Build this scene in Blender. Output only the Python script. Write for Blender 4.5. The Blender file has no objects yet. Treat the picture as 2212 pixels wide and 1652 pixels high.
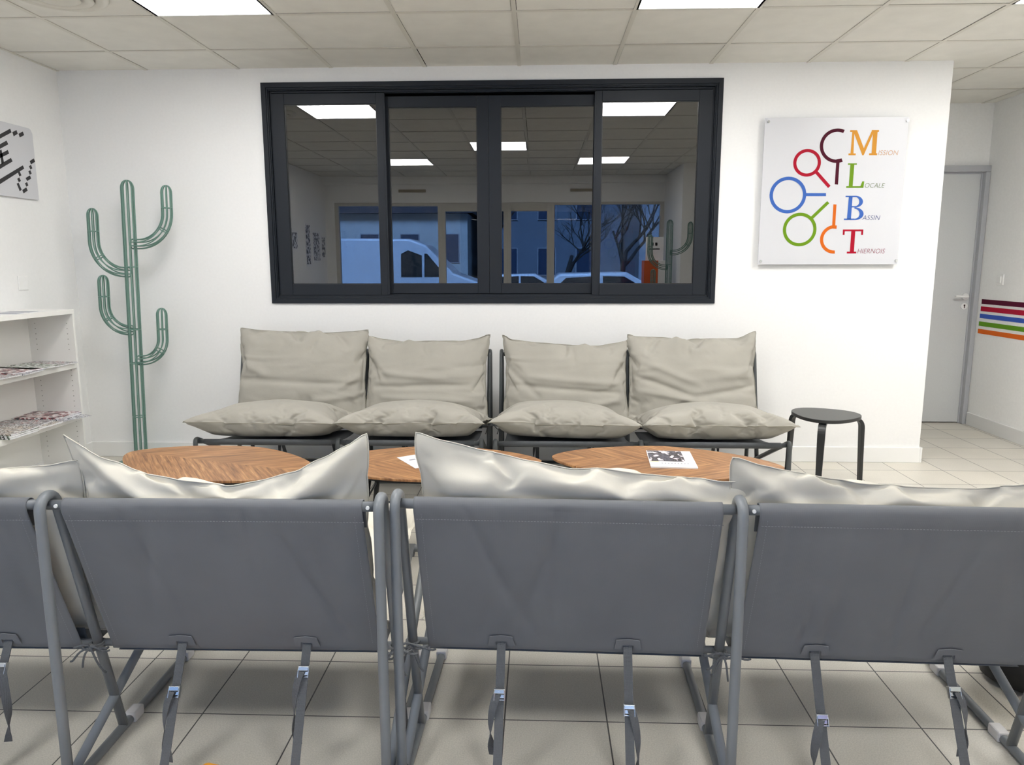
import bpy, bmesh, math, random
from mathutils import Vector, Matrix, noise
PI = math.pi
C = bpy.context.scene.collection
R = math.radians
# ------------------------------------------------------------------ calibrated camera
CAM = (0.12781, -4.889, 1.32767); YAW, PITCH, ROLL, FPX = 0.03626, 0.16106, -0.00177, 1584.8
H = 2.5557            # ceiling height
XL, XR, XC = -2.99, 2.687, 3.69   # left wall, end of the partition, corridor wall
YD = 1.262            # wall with the door
YB = -5.95            # glazed front of the room (behind the camera)
def cam_basis():
    cy, sy, cp, sp = math.cos(YAW), math.sin(YAW), math.cos(PITCH), math.sin(PITCH)
    f = Vector((-sy*cp, cy*cp, -sp)); r = Vector((cy, sy, 0)); u = r.cross(f)
    c, s = math.cos(ROLL), math.sin(ROLL)
    return c*r + s*u, -s*r + c*u, f
BR, BU, BF = cam_basis()
def ray(px, py): return BF + BR*((px-1106)/FPX) - BU*((py-826)/FPX)
def on_y(px, py, Y):      # measured pixel -> point on the real plane y = Y
    d = ray(px, py); return Vector(CAM) + d*((Y-CAM[1])/d.y)
def on_x(px, py, X):
    d = ray(px, py); return Vector(CAM) + d*((X-CAM[0])/d.x)
# ------------------------------------------------------------------ materials
MATS = {}
def srgb(r, g, b):
    f = lambda c: (c/255/12.92) if c/255 <= .04045 else ((c/255+.055)/1.055)**2.4
    return (f(r), f(g), f(b), 1)
def mat(name, col, rough=.5, metal=0., noise_amt=0., noise_scale=30, bump=0., bump_scale=400, spec=.5, sheen=0., coat=0.):
    if name in MATS: return MATS[name]
    m = bpy.data.materials.new(name); m.use_nodes = True
    nt = m.node_tree; b = nt.nodes['Principled BSDF']
    b.inputs['Base Color'].default_value = col; b.inputs['Roughness'].default_value = rough
    b.inputs['Metallic'].default_value = metal; b.inputs['Specular IOR Level'].default_value = spec
    b.inputs['Sheen Weight'].default_value = sheen; b.inputs['Coat Weight'].default_value = coat
    tc = nt.nodes.new('ShaderNodeTexCoord')
    if noise_amt:
        n = nt.nodes.new('ShaderNodeTexNoise'); n.inputs['Scale'].default_value = noise_scale; n.inputs['Detail'].default_value = 6
        nt.links.new(tc.outputs['Object'], n.inputs['Vector'])
        mr = nt.nodes.new('ShaderNodeMapRange'); mr.inputs[1].default_value = .3; mr.inputs[2].default_value = .7
        mr.inputs[3].default_value = 1-noise_amt; mr.inputs[4].default_value = 1+noise_amt
        nt.links.new(n.outputs['Fac'], mr.inputs[0])
        mx = nt.nodes.new('ShaderNodeVectorMath'); mx.operation = 'SCALE'; mx.inputs[0].default_value = col[:3]
        nt.links.new(mr.outputs[0], mx.inputs['Scale']); nt.links.new(mx.outputs[0], b.inputs['Base Color'])
    if bump:
        n2 = nt.nodes.new('ShaderNodeTexNoise'); n2.inputs['Scale'].default_value = bump_scale; n2.inputs['Detail'].default_value = 3
        nt.links.new(tc.outputs['Object'], n2.inputs['Vector'])
        bp = nt.nodes.new('ShaderNodeBump'); bp.inputs['Strength'].default_value = bump; bp.inputs['Distance'].default_value = .002
        nt.links.new(n2.outputs['Fac'], bp.inputs['Height']); nt.links.new(bp.outputs[0], b.inputs['Normal'])
    MATS[name] = m; return m
def emis(name, col, s):
    if name in MATS: return MATS[name]
    m = bpy.data.materials.new(name); m.use_nodes = True; nt = m.node_tree
    nt.nodes.remove(nt.nodes['Principled BSDF']); e = nt.nodes.new('ShaderNodeEmission')
    e.inputs[0].default_value = col; e.inputs[1].default_value = s
    nt.links.new(e.outputs[0], nt.nodes['Material Output'].inputs[0]); MATS[name] = m; return m
def fabric(name, col, wscale=900, amt=.10, crease=0.):
    m = mat(name, col, rough=.95, noise_amt=.05, noise_scale=5, spec=.08, sheen=.1)
    nt = m.node_tree; b = nt.nodes['Principled BSDF']; tc = nt.nodes.new('ShaderNodeTexCoord')
    w = []
    for ax in ((1, 0, 0), (0, 0, 1), (0, 1, 0)):
        mp = nt.nodes.new('ShaderNodeVectorMath'); mp.operation = 'DOT_PRODUCT'; mp.inputs[1].default_value = [c*wscale for c in ax]
        nt.links.new(tc.outputs['Object'], mp.inputs[0])
        s = nt.nodes.new('ShaderNodeMath'); s.operation = 'SINE'; nt.links.new(mp.outputs['Value'], s.inputs[0]); w.append(s)
    a = nt.nodes.new('ShaderNodeMath'); a.operation = 'ADD'; nt.links.new(w[0].outputs[0], a.inputs[0]); nt.links.new(w[1].outputs[0], a.inputs[1])
    n = nt.nodes.new('ShaderNodeTexNoise'); n.inputs['Scale'].default_value = 14; n.inputs['Detail'].default_value = 8; n.inputs['Roughness'].default_value = .7
    nt.links.new(tc.outputs['Object'], n.inputs['Vector'])
    bp = nt.nodes.new('ShaderNodeBump'); bp.inputs['Strength'].default_value = amt; bp.inputs['Distance'].default_value = .0006
    nt.links.new(a.outputs[0], bp.inputs['Height'])
    bp2 = nt.nodes.new('ShaderNodeBump'); bp2.inputs['Strength'].default_value = crease; bp2.inputs['Distance'].default_value = .02
    nt.links.new(n.outputs['Fac'], bp2.inputs['Height']); nt.links.new(bp.outputs[0], bp2.inputs['Normal'])
    nt.links.new(bp2.outputs[0], b.inputs['Normal'])
    return m
M_WALL = mat('painted_wall', srgb(240, 240, 239), .65, noise_amt=.012, noise_scale=60, bump=.05, bump_scale=250, spec=.3)
M_WALLR = mat('painted_wall_grey', srgb(242, 242, 240), .65, noise_amt=.02, noise_scale=60, bump=.05, bump_scale=250, spec=.3)
M_BASE = mat('baseboard_white', srgb(240, 240, 238), .35)
M_TILE_C = mat('ceiling_panel', srgb(226, 224, 217), .9, noise_amt=.035, noise_scale=7, bump=.15, bump_scale=300, spec=.1)
M_TBAR = mat('ceiling_bar', srgb(212, 209, 199), .5)
M_VOID = mat('dark_void', (.004, .004, .004, 1), .9, spec=0)
M_ANTH = mat('anthracite_frame', srgb(28, 33, 40), .5, noise_amt=.03, noise_scale=3, spec=.3)
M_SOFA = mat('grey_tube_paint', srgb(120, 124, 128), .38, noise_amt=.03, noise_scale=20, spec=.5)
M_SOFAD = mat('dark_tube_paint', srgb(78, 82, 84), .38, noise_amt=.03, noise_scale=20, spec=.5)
M_SLING = fabric('grey_sling_cloth', srgb(113, 115, 118), 1500, .05, .0)
M_STRAP = fabric('grey_webbing', srgb(104, 106, 108), 2200, .5)
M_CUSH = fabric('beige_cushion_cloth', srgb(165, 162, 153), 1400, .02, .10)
def add_creases(m, sc_, dist, strength):
    nt = m.node_tree; b = nt.nodes['Principled BSDF']; tc = nt.nodes.new('ShaderNodeTexCoord'); mp = nt.nodes.new('ShaderNodeMapping'); mp.inputs['Scale'].default_value = sc_
    n = nt.nodes.new('ShaderNodeTexNoise'); n.inputs['Scale'].default_value = 1; n.inputs['Detail'].default_value = 3; n.inputs['Distortion'].default_value = 1.2
    if hasattr(n, 'noise_type'): n.noise_type = 'RIDGED_MULTIFRACTAL'
    bp = nt.nodes.new('ShaderNodeBump'); bp.inputs['Strength'].default_value = strength; bp.inputs['Distance'].default_value = dist
    old = b.inputs['Normal'].links[0].from_socket
    nt.links.new(tc.outputs['Object'], mp.inputs[0]); nt.links.new(mp.outputs[0], n.inputs['Vector']); nt.links.new(n.outputs['Fac'], bp.inputs['Height'])
    nt.links.new(old, bp.inputs['Normal']); nt.links.new(bp.outputs[0], b.inputs['Normal'])
add_creases(M_CUSH, (2.0, 3.0, 8), .02, .8)
M_CUSHF = fabric('beige_cushion_cloth_lit', srgb(207, 203, 191), 1400, 0, .05)  # same beige cloth, lightened: stronger light on the near row put into its colour
M_SEAM = mat('cushion_seam', srgb(150, 147, 134), .9)
M_CHROME = mat('bright_steel', (.75, .78, .8, 1), .18, metal=1)
M_WHITEP = mat('white_plastic', srgb(238, 238, 236), .3)
M_GLIDE = mat('grey_white_plastic', srgb(205, 203, 203), .4)
M_GREEN = mat('green_wire', srgb(106, 140, 128), .4)
M_BLACK = mat('black_lacquer', srgb(38, 39, 40), .35, noise_amt=.1, noise_scale=200)
M_BLACKM = mat('black_metal', srgb(26, 27, 28), .4)
M_SHELF = mat('white_laminate', srgb(240, 239, 235), .35)
M_DOOR = mat('grey_door_paint', srgb(206, 208, 208), .45, noise_amt=.02, noise_scale=150)
M_DOORF = mat('grey_door_frame_paint', srgb(176, 178, 182), .4)
M_PAPER = mat('white_paper', srgb(238, 238, 240), .5)
M_PANEL = mat('white_acrylic', srgb(208, 209, 213), .3, noise_amt=.008, noise_scale=5)
M_STITCH = mat('light_thread', srgb(134, 136, 139), .8)

def floor_material():
    m = bpy.data.materials.new('floor_tiles'); m.use_nodes = True; nt = m.node_tree; b = nt.nodes['Principled BSDF']
    tc = nt.nodes.new('ShaderNodeTexCoord'); mp = nt.nodes.new('ShaderNodeMapping'); nt.links.new(tc.outputs['Object'], mp.inputs[0])
    s = .30133
    mp.inputs['Location'].default_value = (-.0325+20*s, 2.615+20*s, 0)
    br = nt.nodes.new('ShaderNodeTexBrick'); br.offset = 0; br.squash = 1
    br.inputs['Scale'].default_value = 1; br.inputs['Brick Width'].default_value = s; br.inputs['Row Height'].default_value = s
    br.inputs['Mortar Size'].default_value = .0022; br.inputs['Mortar Smooth'].default_value = .1; br.inputs['Bias'].default_value = 0
    br.inputs['Color1'].default_value = srgb(212, 207, 195); br.inputs['Color2'].default_value = srgb(206, 202, 192); br.inputs['Mortar'].default_value = srgb(84, 82, 80)
    nt.links.new(mp.outputs[0], br.inputs['Vector'])
    n = nt.nodes.new('ShaderNodeTexNoise'); n.inputs['Scale'].default_value = 260; n.inputs['Detail'].default_value = 3; nt.links.new(tc.outputs['Object'], n.inputs['Vector'])
    n2 = nt.nodes.new('ShaderNodeTexNoise'); n2.inputs['Scale'].default_value = 3; n2.inputs['Detail'].default_value = 4; nt.links.new(tc.outputs['Object'], n2.inputs['Vector'])
    mr = nt.nodes.new('ShaderNodeMapRange'); mr.inputs[1].default_value = .3; mr.inputs[2].default_value = .7; mr.inputs[3].default_value = .86; mr.inputs[4].default_value = 1.1
    nt.links.new(n.outputs['Fac'], mr.inputs[0])
    mr2 = nt.nodes.new('ShaderNodeMapRange'); mr2.inputs[1].default_value = .3; mr2.inputs[2].default_value = .7; mr2.inputs[3].default_value = .95; mr2.inputs[4].default_value = 1.04
    nt.links.new(n2.outputs['Fac'], mr2.inputs[0])
    mu = nt.nodes.new('ShaderNodeMath'); mu.operation = 'MULTIPLY'; nt.links.new(mr.outputs[0], mu.inputs[0]); nt.links.new(mr2.outputs[0], mu.inputs[1])
    sc = nt.nodes.new('ShaderNodeVectorMath'); sc.operation = 'SCALE'; nt.links.new(br.outputs['Color'], sc.inputs[0]); nt.links.new(mu.outputs[0], sc.inputs['Scale'])
    nt.links.new(sc.outputs[0], b.inputs['Base Color'])
    b.inputs['Roughness'].default_value = .38; b.inputs['Specular IOR Level'].default_value = .35
    bp = nt.nodes.new('ShaderNodeBump'); bp.inputs['Strength'].default_value = .35; bp.inputs['Distance'].default_value = .002; bp.invert = True
    nt.links.new(br.outputs['Fac'], bp.inputs['Height']); nt.links.new(bp.outputs[0], b.inputs['Normal'])
    return m
def wood_material():
    m = bpy.data.materials.new('chevron_walnut'); m.use_nodes = True; nt = m.node_tree; b = nt.nodes['Principled BSDF']
    L = nt.links.new
    def math_(op, a, c=None, v=None):
        n = nt.nodes.new('ShaderNodeMath'); n.operation = op
        L(a, n.inputs[0])
        if c is not None: L(c, n.inputs[1])
        if v is not None: n.inputs[1].default_value = v
        return n.outputs[0]
    tc = nt.nodes.new('ShaderNodeTexCoord'); sp = nt.nodes.new('ShaderNodeSeparateXYZ'); L(tc.outputs['Object'], sp.inputs[0])
    ax = math_('ADD', sp.outputs[0], v=0.); ay = math_('ABSOLUTE', sp.outputs[1])
    al = R(38)
    a = math_('SUBTRACT', math_('MULTIPLY', ax, v=math.cos(al)), math_('MULTIPLY', ay, v=math.sin(al)))
    c = math_('ADD', math_('MULTIPLY', ax, v=math.sin(al)), math_('MULTIPLY', ay, v=math.cos(al)))
    sgn = math_('ADD', math_('MULTIPLY', math_('GREATER_THAN', sp.outputs[1], v=0.), v=3.1), math_('MULTIPLY', math_('GREATER_THAN', sp.outputs[0], v=5.), v=7.3))
    cb = nt.nodes.new('ShaderNodeCombineXYZ'); L(math_('MULTIPLY', a, v=3.2), cb.inputs[0]); L(math_('MULTIPLY', c, v=64), cb.inputs[1]); L(sgn, cb.inputs[2])
    n = nt.nodes.new('ShaderNodeTexNoise'); n.inputs['Scale'].default_value = 1; n.inputs['Detail'].default_value = 5; n.inputs['Roughness'].default_value = .6; n.inputs['Distortion'].default_value = .6; L(cb.outputs[0], n.inputs['Vector'])
    r = nt.nodes.new('ShaderNodeValToRGB'); e = r.color_ramp.elements
    e[0].position = .3; e[0].color = srgb(108, 72, 46); e[1].position = .70; e[1].color = srgb(200, 154, 106)
    k = e.new(.5); k.color = srgb(162, 115, 75)
    L(n.outputs['Fac'], r.inputs[0])
    # fine dark pores along the grain
    cb2 = nt.nodes.new('ShaderNodeCombineXYZ'); L(math_('MULTIPLY', a, v=14), cb2.inputs[0]); L(math_('MULTIPLY', c, v=260), cb2.inputs[1]); L(sgn, cb2.inputs[2])
    n2 = nt.nodes.new('ShaderNodeTexNoise'); n2.inputs['Scale'].default_value = 1; n2.inputs['Detail'].default_value = 2; L(cb2.outputs[0], n2.inputs['Vector'])
    mr = nt.nodes.new('ShaderNodeMapRange'); mr.inputs[1].default_value = .35; mr.inputs[2].default_value = .6; mr.inputs[3].default_value = .75; mr.inputs[4].default_value = 1.05; L(n2.outputs['Fac'], mr.inputs[0])
    # veneer leaves, each a touch lighter or darker
    leaf = math_('FLOOR', math_('MULTIPLY', c, v=9)); lf = math_('FRACT', math_('MULTIPLY', math_('SINE', math_('ADD', math_('MULTIPLY', leaf, v=12.9), sgn)), v=43758.5))
    lf = math_('ADD', math_('MULTIPLY', lf, v=.16), v=.9)
    mm = math_('MULTIPLY', mr.outputs[0], lf)
    sc = nt.nodes.new('ShaderNodeVectorMath'); sc.operation = 'SCALE'; L(r.outputs[0], sc.inputs[0]); L(mm, sc.inputs['Scale'])
    L(sc.outputs[0], b.inputs['Base Color']); b.inputs['Roughness'].default_value = .42
    return m
M_FLOOR = floor_material(); M_WOOD = wood_material()
def glass_material(name, gloss, tint):
    m = bpy.data.materials.new(name); m.use_nodes = True; nt = m.node_tree; nt.nodes.remove(nt.nodes['Principled BSDF'])
    t = nt.nodes.new('ShaderNodeBsdfTransparent'); t.inputs[0].default_value = tint
    g = nt.nodes.new('ShaderNodeBsdfGlossy'); g.inputs['Roughness'].default_value = 0.0; g.inputs[0].default_value = (1, 1, 1, 1)
    x = nt.nodes.new('ShaderNodeMixShader'); x.inputs[0].default_value = gloss
    nt.links.new(t.outputs[0], x.inputs[1]); nt.links.new(g.outputs[0], x.inputs[2]); nt.links.new(x.outputs[0], nt.nodes['Material Output'].inputs[0])
    return m
M_GLASS = glass_material('window_glass', .15, (.35, .36, .38, 1))
M_GLASSB = glass_material('front_glass', .08, (.86, .92, .95, 1))
def picture_material(name, cols, scale=60, seed=0., border=None):
    m = bpy.data.materials.new(name); m.use_nodes = True; nt = m.node_tree; b = nt.nodes['Principled BSDF']
    tc = nt.nodes.new('ShaderNodeTexCoord'); mp = nt.nodes.new('ShaderNodeMapping'); mp.inputs['Location'].default_value = (seed, seed*2.3, 0)
    nt.links.new(tc.outputs['Object'], mp.inputs[0])
    n = nt.nodes.new('ShaderNodeTexNoise'); n.inputs['Scale'].default_value = scale; n.inputs['Detail'].default_value = 4; nt.links.new(mp.outputs[0], n.inputs['Vector'])
    r = nt.nodes.new('ShaderNodeValToRGB'); r.color_ramp.interpolation = 'CONSTANT'; e = r.color_ramp.elements
    ps = [0, .42, .5, .58, .66]
    e[0].position = 0; e[0].color = cols[0]; e[1].position = ps[1]; e[1].color = cols[1]
    for i in range(2, len(cols)): k = e.new(ps[i]); k.color = cols[i]
    nt.links.new(n.outputs['Fac'], r.inputs[0]); nt.links.new(r.outputs[0], b.inputs['Base Color']); b.inputs['Roughness'].default_value = .35
    return m
# ------------------------------------------------------------------ mesh helpers
class MB:
    def __init__(s): s.v = []; s.f = []
    def add(s, vs, fs):
        o = len(s.v); s.v += [tuple(v) for v in vs]; s.f += [tuple(i+o for i in f) for f in fs]; return s
    def box(s, a, b, M=None):
        x0, y0, z0 = a; x1, y1, z1 = b
        vs = [Vector(p) for p in ((x0,y0,z0),(x1,y0,z0),(x1,y1,z0),(x0,y1,z0),(x0,y0,z1),(x1,y0,z1),(x1,y1,z1),(x0,y1,z1))]
        if M: vs = [M @ v for v in vs]
        return s.add(vs, [(3,2,1,0),(4,5,6,7),(0,1,5,4),(1,2,6,5),(2,3,7,6),(3,0,4,7)])
    def quad(s, *p): return s.add(p, [tuple(range(len(p)))])
    def tube(s, pts, r, n=12, closed=False, caps=True):
        pts = [Vector(p) for p in pts]; N = len(pts)
        T = []
        for i in range(N):
            a = pts[(i-1) % N] if closed or i > 0 else pts[i]; b = pts[(i+1) % N] if closed or i < N-1 else pts[i]
            T.append((b-a).normalized())
        up = Vector((0, 0, 1)) if abs(T[0].z) < .9 else Vector((1, 0, 0))
        nrm = (up - T[0]*up.dot(T[0])).normalized(); vs = []
        for i in range(N):
            nrm = (nrm - T[i]*nrm.dot(T[i]))
            nrm = nrm.normalized() if nrm.length > 1e-6 else T[i].orthogonal().normalized()
            bi = T[i].cross(nrm); rr = r[i] if isinstance(r, (list, tuple)) else r
            vs += [pts[i] + (nrm*math.cos(2*PI*k/n) + bi*math.sin(2*PI*k/n))*rr for k in range(n)]
        fs = []
        for i in range(N if closed else N-1):
            j = (i+1) % N
            for k in range(n): fs.append((i*n+k, i*n+(k+1) % n, j*n+(k+1) % n, j*n+k))
        if caps and not closed: fs += [tuple(range(n))[::-1], tuple(range((N-1)*n, N*n))]
        return s.add(vs, fs)
    def ribbon(s, pts, wdirs, w, t=.002):
        # flat strap following pts; wdirs = width direction at each point
        vs = []; N = len(pts)
        for i in range(N):
            p = Vector(pts[i]); a = Vector(pts[max(i-1, 0)]); b = Vector(pts[min(i+1, N-1)])
            T = (b-a).normalized(); W = Vector(wdirs[i]).normalized(); nn = T.cross(W).normalized()
            vs += [p-W*w/2-nn*t/2, p+W*w/2-nn*t/2, p+W*w/2+nn*t/2, p-W*w/2+nn*t/2]
        fs = [(0, 1, 2, 3), tuple(range((N-1)*4, N*4))[::-1]]
        for i in range(N-1):
            for k in range(4): fs.append((i*4+k, (i+1)*4+k, (i+1)*4+(k+1) % 4, i*4+(k+1) % 4))
        return s.add(vs, fs)
    def prism(s, outline, z0, z1):
        n = len(outline); vs = [(x, y, z0) for x, y in outline] + [(x, y, z1) for x, y in outline]
        return s.add(vs, [tuple(range(n))[::-1], tuple(range(n, 2*n))] + [(i, (i+1) % n, n+(i+1) % n, n+i) for i in range(n)])
    def cyl(s, c, r, h, axis='z', n=24, r2=None):
        c = Vector(c); ax = {'x': Vector((1,0,0)), 'y': Vector((0,1,0)), 'z': Vector((0,0,1))}[axis]
        return s.tube([c-ax*h/2, c+ax*h/2], [r, r if r2 is None else r2], n)
    def build(s, name, m, parent=None, smooth=False, bevel=0, kind=None, loc=None, rot=None, subsurf=0, solid=0, segs=2):
        me = bpy.data.meshes.new(name); me.from_pydata(s.v, [], s.f); me.update()
        bm = bmesh.new(); bm.from_mesh(me); bmesh.ops.recalc_face_normals(bm, faces=bm.faces); bm.to_mesh(me); bm.free()
        o = bpy.data.objects.new(name, me); C.objects.link(o); me.materials.append(m)
        if parent: o.parent = parent
        if loc: o.location = loc
        if rot: o.rotation_euler = rot
        if kind: o['kind'] = kind
        if bevel:
            b = o.modifiers.new('bevel', 'BEVEL'); b.width = bevel; b.segments = segs; b.limit_method = 'ANGLE'; b.angle_limit = R(40)
        if solid:
            b = o.modifiers.new('solid', 'SOLIDIFY'); b.thickness = solid; b.offset = 0
        if subsurf:
            b = o.modifiers.new('sub', 'SUBSURF'); b.levels = subsurf; b.render_levels = subsurf
        if smooth:
            for p in me.polygons: p.use_smooth = True
            if smooth == 'auto':
                for p in me.polygons: p.use_smooth = len(p.vertices) == 4
        return o
def fillet(pts, r, n=6):
    pts = [Vector(p) for p in pts]; out = [pts[0]]
    for i in range(1, len(pts)-1):
        a, b, c = pts[i-1], pts[i], pts[i+1]; d1 = (a-b); d2 = (c-b)
        rr = min(r, d1.length*.49, d2.length*.49); p1 = b+d1.normalized()*rr; p2 = b+d2.normalized()*rr
        for k in range(n+1):
            t = k/n; out.append(p1*(1-t)**2 + b*2*t*(1-t) + p2*t*t)
    out.append(pts[-1]); return out
def thing(name, label, cat, loc=(0, 0, 0), rot=(0, 0, 0), group=None):
    o = bpy.data.objects.new(name, None); C.objects.link(o); o.location = loc; o.rotation_euler = rot
    o.empty_display_size = .05; o['label'] = label; o['category'] = cat
    if group: o['group'] = group
    return o
def tag(o, label, cat, group=None):
    o['label'] = label; o['category'] = cat
    if group: o['group'] = group
    return o
ST = 'structure'
# ------------------------------------------------------------------ the room shell
MB().box((-3.2, -6.1, -.1), (3.9, 1.5, 0)).build('floor', M_FLOOR, kind=ST)
WX0, WX1, WZ0, WZ1 = -1.658, 1.2815, 1.065, 2.4707
HW = H+.018
w = MB(); T = .10
w.box((XL, 0, 0), (WX0+.03, T, HW)).box((WX1-.03, 0, 0), (XR, T, HW)).box((WX0+.03, 0, 0), (WX1-.03, T, WZ0+.03)).box((WX0+.03, 0, WZ1-.03), (WX1-.03, T, HW))
w.build('wall_back', M_WALL, kind=ST)
MB().box((XL-.1, YB-.15, 0), (XL, 3.0, HW)).build('wall_left', M_WALL, kind=ST)
MB().box((XC, -4.7, 0), (XC+.1, YD+.1, HW)).build('wall_right', M_WALLR, kind=ST)
MB().box((XR-.1, T, 0), (XR, YD, HW)).build('wall_passage', M_WALL, kind=ST)
d = MB(); DX1 = 3.722; DZ = 2.082; DX0 = 2.80
d.box((XR-.1, YD, 0), (DX0, YD+.1, HW)).box((DX0, YD, DZ), (XC, YD+.1, HW))
d.build('wall_door', M_WALLR, kind=ST)
MB().box((1.93, -6.1, 0), (XC+.1, -4.62, HW)).build('wall_rear_right', M_WALL, kind=ST)
# office behind the sliding window, its unlit dark painted into the surfaces
MB().box((2.75, YD+.11, 0), (XC+.1, YD+.2, 2.3)).build('light_stop_behind_door', M_VOID, kind=ST)  # unseen black slab added to stop sky light leaking under the door
o = MB(); o.box((XL, 2.9, 0), (XR-.1, 3.0, HW)).build('wall_office', mat('office_dark', (.02, .02, .022, 1), .9), kind=ST)
MB().box((XL, T+.12, 0), (XR-.1, T+.13, HW)).build('office_dark_board', mat('office_board_dark', (.012, .013, .015, 1), .9, spec=.1), kind=ST)  # black board added so the office looks unlit through the glass
# ceiling : tiles with small gaps, T bars, dark plenum above
rnd = random.Random(4)
ct = MB(); bars = MB(); G = .6; YA = -1.0148
cols = range(-6, 7); rows = range(-9, 5)
LIGHTS = [(-3, -1), (1, -1), (4, -1), (-1, -4), (-3, -6), (1, -6), (5, -2)]    # lower-left grid index of each panel; the last is added to brighten the passage
VENT = (-4, -1)
for i in cols:
    for j in rows:
        if (i, j) in LIGHTS: continue
        x0, y0 = i*G, YA+j*G
        if x0 > XC or x0+G < XL or y0 > YD+.1: continue
        dx, dy = rnd.uniform(-.0065, .0065), rnd.uniform(-.005, .005); g = .0095
        a, b, c, e = x0+g+dx, x0+G-g+dx, y0+g+dy, y0+G-g+dy
        ct.box((a, c, H+.004), (b, e, H+.016))
ceil = ct.build('ceiling', M_TILE_C, kind=ST)
for i in cols: bars.box((i*G-.012, YB-.1, H), (i*G+.012, YD+.1, H+.003))
for j in rows: bars.box((-3.0, YA+j*G-.012, H+.0003), (XC, YA+j*G+.012, H+.0033))
bars.box((-2.99, YB, H-.001), (-2.972, 0, H+.003))
gr = bars.build('ceiling_grid', M_TBAR, ceil)
MB().box((-3.2, -6.2, H+.05), (3.9, 1.5, H+.06)).build('ceiling_void', M_VOID, ceil)
# baseboards
def bb(name, a, b, m=M_BASE): return MB().box(a, b).build(name, m, bevel=.003, kind=ST)
bb('baseboard_back', (XL, -.015, 0), (XR, 0, .105))
bb('baseboard_left', (XL, YB, 0), (XL+.015, -.015, .105))
bb('baseboard_right', (XC-.015, -4.6, 0), (XC, YD-.06, .105), mat('baseboard_shade', srgb(222, 222, 220), .4))
bb('baseboard_passage', (XR, -.015, 0), (XR+.015, YD, .105))
# door in the passage
t = bpy.data.objects.new('door_1', None); C.objects.link(t); t['kind'] = ST
fr = MB()
jy = YD-.012
fr.box((3.652, jy-.035, 0), (XC-.002, YD+.09, 2.034)).box((2.80, jy-.035, 2.034), (XC-.002, YD+.09, DZ))
fr.box((2.80, jy-.035, 0), (2.86, YD+.09, 2.034))
fr.box((3.640, jy+.005, 0), (3.655, YD+.05, 2.04)).box((2.86, jy+.005, 2.022), (3.65, YD+.05, 2.036))
fr.build('door_frame', M_DOORF, t, bevel=.004)
MB().box((2.862, YD+.002, .008), (3.646, YD+.045, 2.03)).build('door_leaf', M_DOOR, t, bevel=.002)
hd = MB(); hy = YD+.002
hd.cyl((3.606, hy-.005, 1.053), .026, .010, 'y', 28)
hd.tube(fillet([(3.606, hy-.008, 1.053), (3.606, hy-.055, 1.053), (3.50, hy-.055, 1.057)], .02), .009, 12)
hd.build('door_handle', M_WHITEP, t, smooth='auto')
k = MB().cyl((3.604, hy-.004, .975), .026, .009, 'y', 28).build('keyhole_rose', M_WHITEP, t, smooth='auto')
MB().cyl((3.604, hy-.0092, .982), .007, .001, 'y', 16).box((3.6005, hy-.0098, .960), (3.6075, hy-.0088, .982)).build('keyhole', mat('keyhole_dark', srgb(50, 25, 22), .6), k)
MB().box((2.79, jy-.001, DZ), (XC, jy+.001, DZ+.012)).build('trim_1', M_BASE, kind=ST)
# coloured stripes on the passage wall
st = [(1.037, 1.000, (86, 10, 44), 'dark purple'), (.979, .942, (178, 14, 52), 'crimson'), (.920, .886, (58, 92, 184), 'blue'), (.858, .823, (98, 150, 30), 'green'), (.798, .762, (222, 104, 28), 'orange')]
for i, (z1, z0, c, nm) in enumerate(st):
    y1 = 1.168+.003*i
    tag(MB().box((XC-.003, -1.6, z0), (XC-.0005, y1, z1)).build('wall_stripe', mat('stripe_'+nm.replace(' ', '_'), srgb(*c), .5, spec=.1)),
        nm+' horizontal stripe on the passage wall beside the grey door', 'stripe')
def switch(name, label, M, w_=.085, h_=.082):
    e = thing(name, label, 'switch'); e.matrix_world = M
    MB().box((-w_/2, -.009, -h_/2), (w_/2, 0, h_/2)).build('cover_plate', M_WHITEP, e, bevel=.003)
    MB().box((-.02, -.015, -.026), (.02, -.008, .026)).build('rocker', M_WHITEP, e, bevel=.003)
    return e
switch('light_switch', 'white square light switch above the coloured stripes, right of the grey door', Matrix.Translation((XC, .957, 1.197)) @ Matrix.Rotation(-PI/2, 4, 'Z'))
e = thing('blank_wall_plate', 'blank white square plate on the left wall above the bookcase', 'wall plate', (XL, -.525, 1.215), (0, 0, PI/2))
MB().box((-.042, -.006, -.042), (.042, 0, .042)).build('cover_plate', M_WALL, e, bevel=.002)
MB().box((-.036, -.0075, -.036), (.036, -.006, .036)).build('inner_plate', M_WALL, e, bevel=.001)
# ------------------------------------------------------------------ ceiling lights and vent
M_DIFF = emis('light_diffuser', (1.0, .985, .965, 1), 25.0)
for n, (i, j) in enumerate(LIGHTS):
    x0, y0 = i*G, YA+j*G
    lab = ['square white ceiling light panel near the left edge of the photo', 'square white ceiling light panel right of the middle, top edge of the photo',
           'square white ceiling light panel cut off at the top right corner', 'ceiling light panel seen mirrored in the middle of the dark window',
           'ceiling light panel seen mirrored small in the left half of the dark window', 'ceiling light panel seen mirrored small in the right half of the dark window', 'unseen ceiling light panel added over the right side to brighten the passage'][n]
    t = thing('ceiling_light', lab, 'light', (x0+G/2, y0+G/2, H), group='square light panels in the ceiling')
    f_ = MB(); q = .288; p = .298
    for a, b in (((-p, -p, 0), (p, -q, .012)), ((-p, q, 0), (p, p, .012)), ((-p, -q, 0), (-q, q, .012)), ((q, -q, 0), (p, q, .012))): f_.box(a, b)
    f_.build('light_frame', M_WHITEP, t)
    MB().box((-q, -q, .003), (q, q, .010)).build('diffuser', M_DIFF, t)
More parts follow.
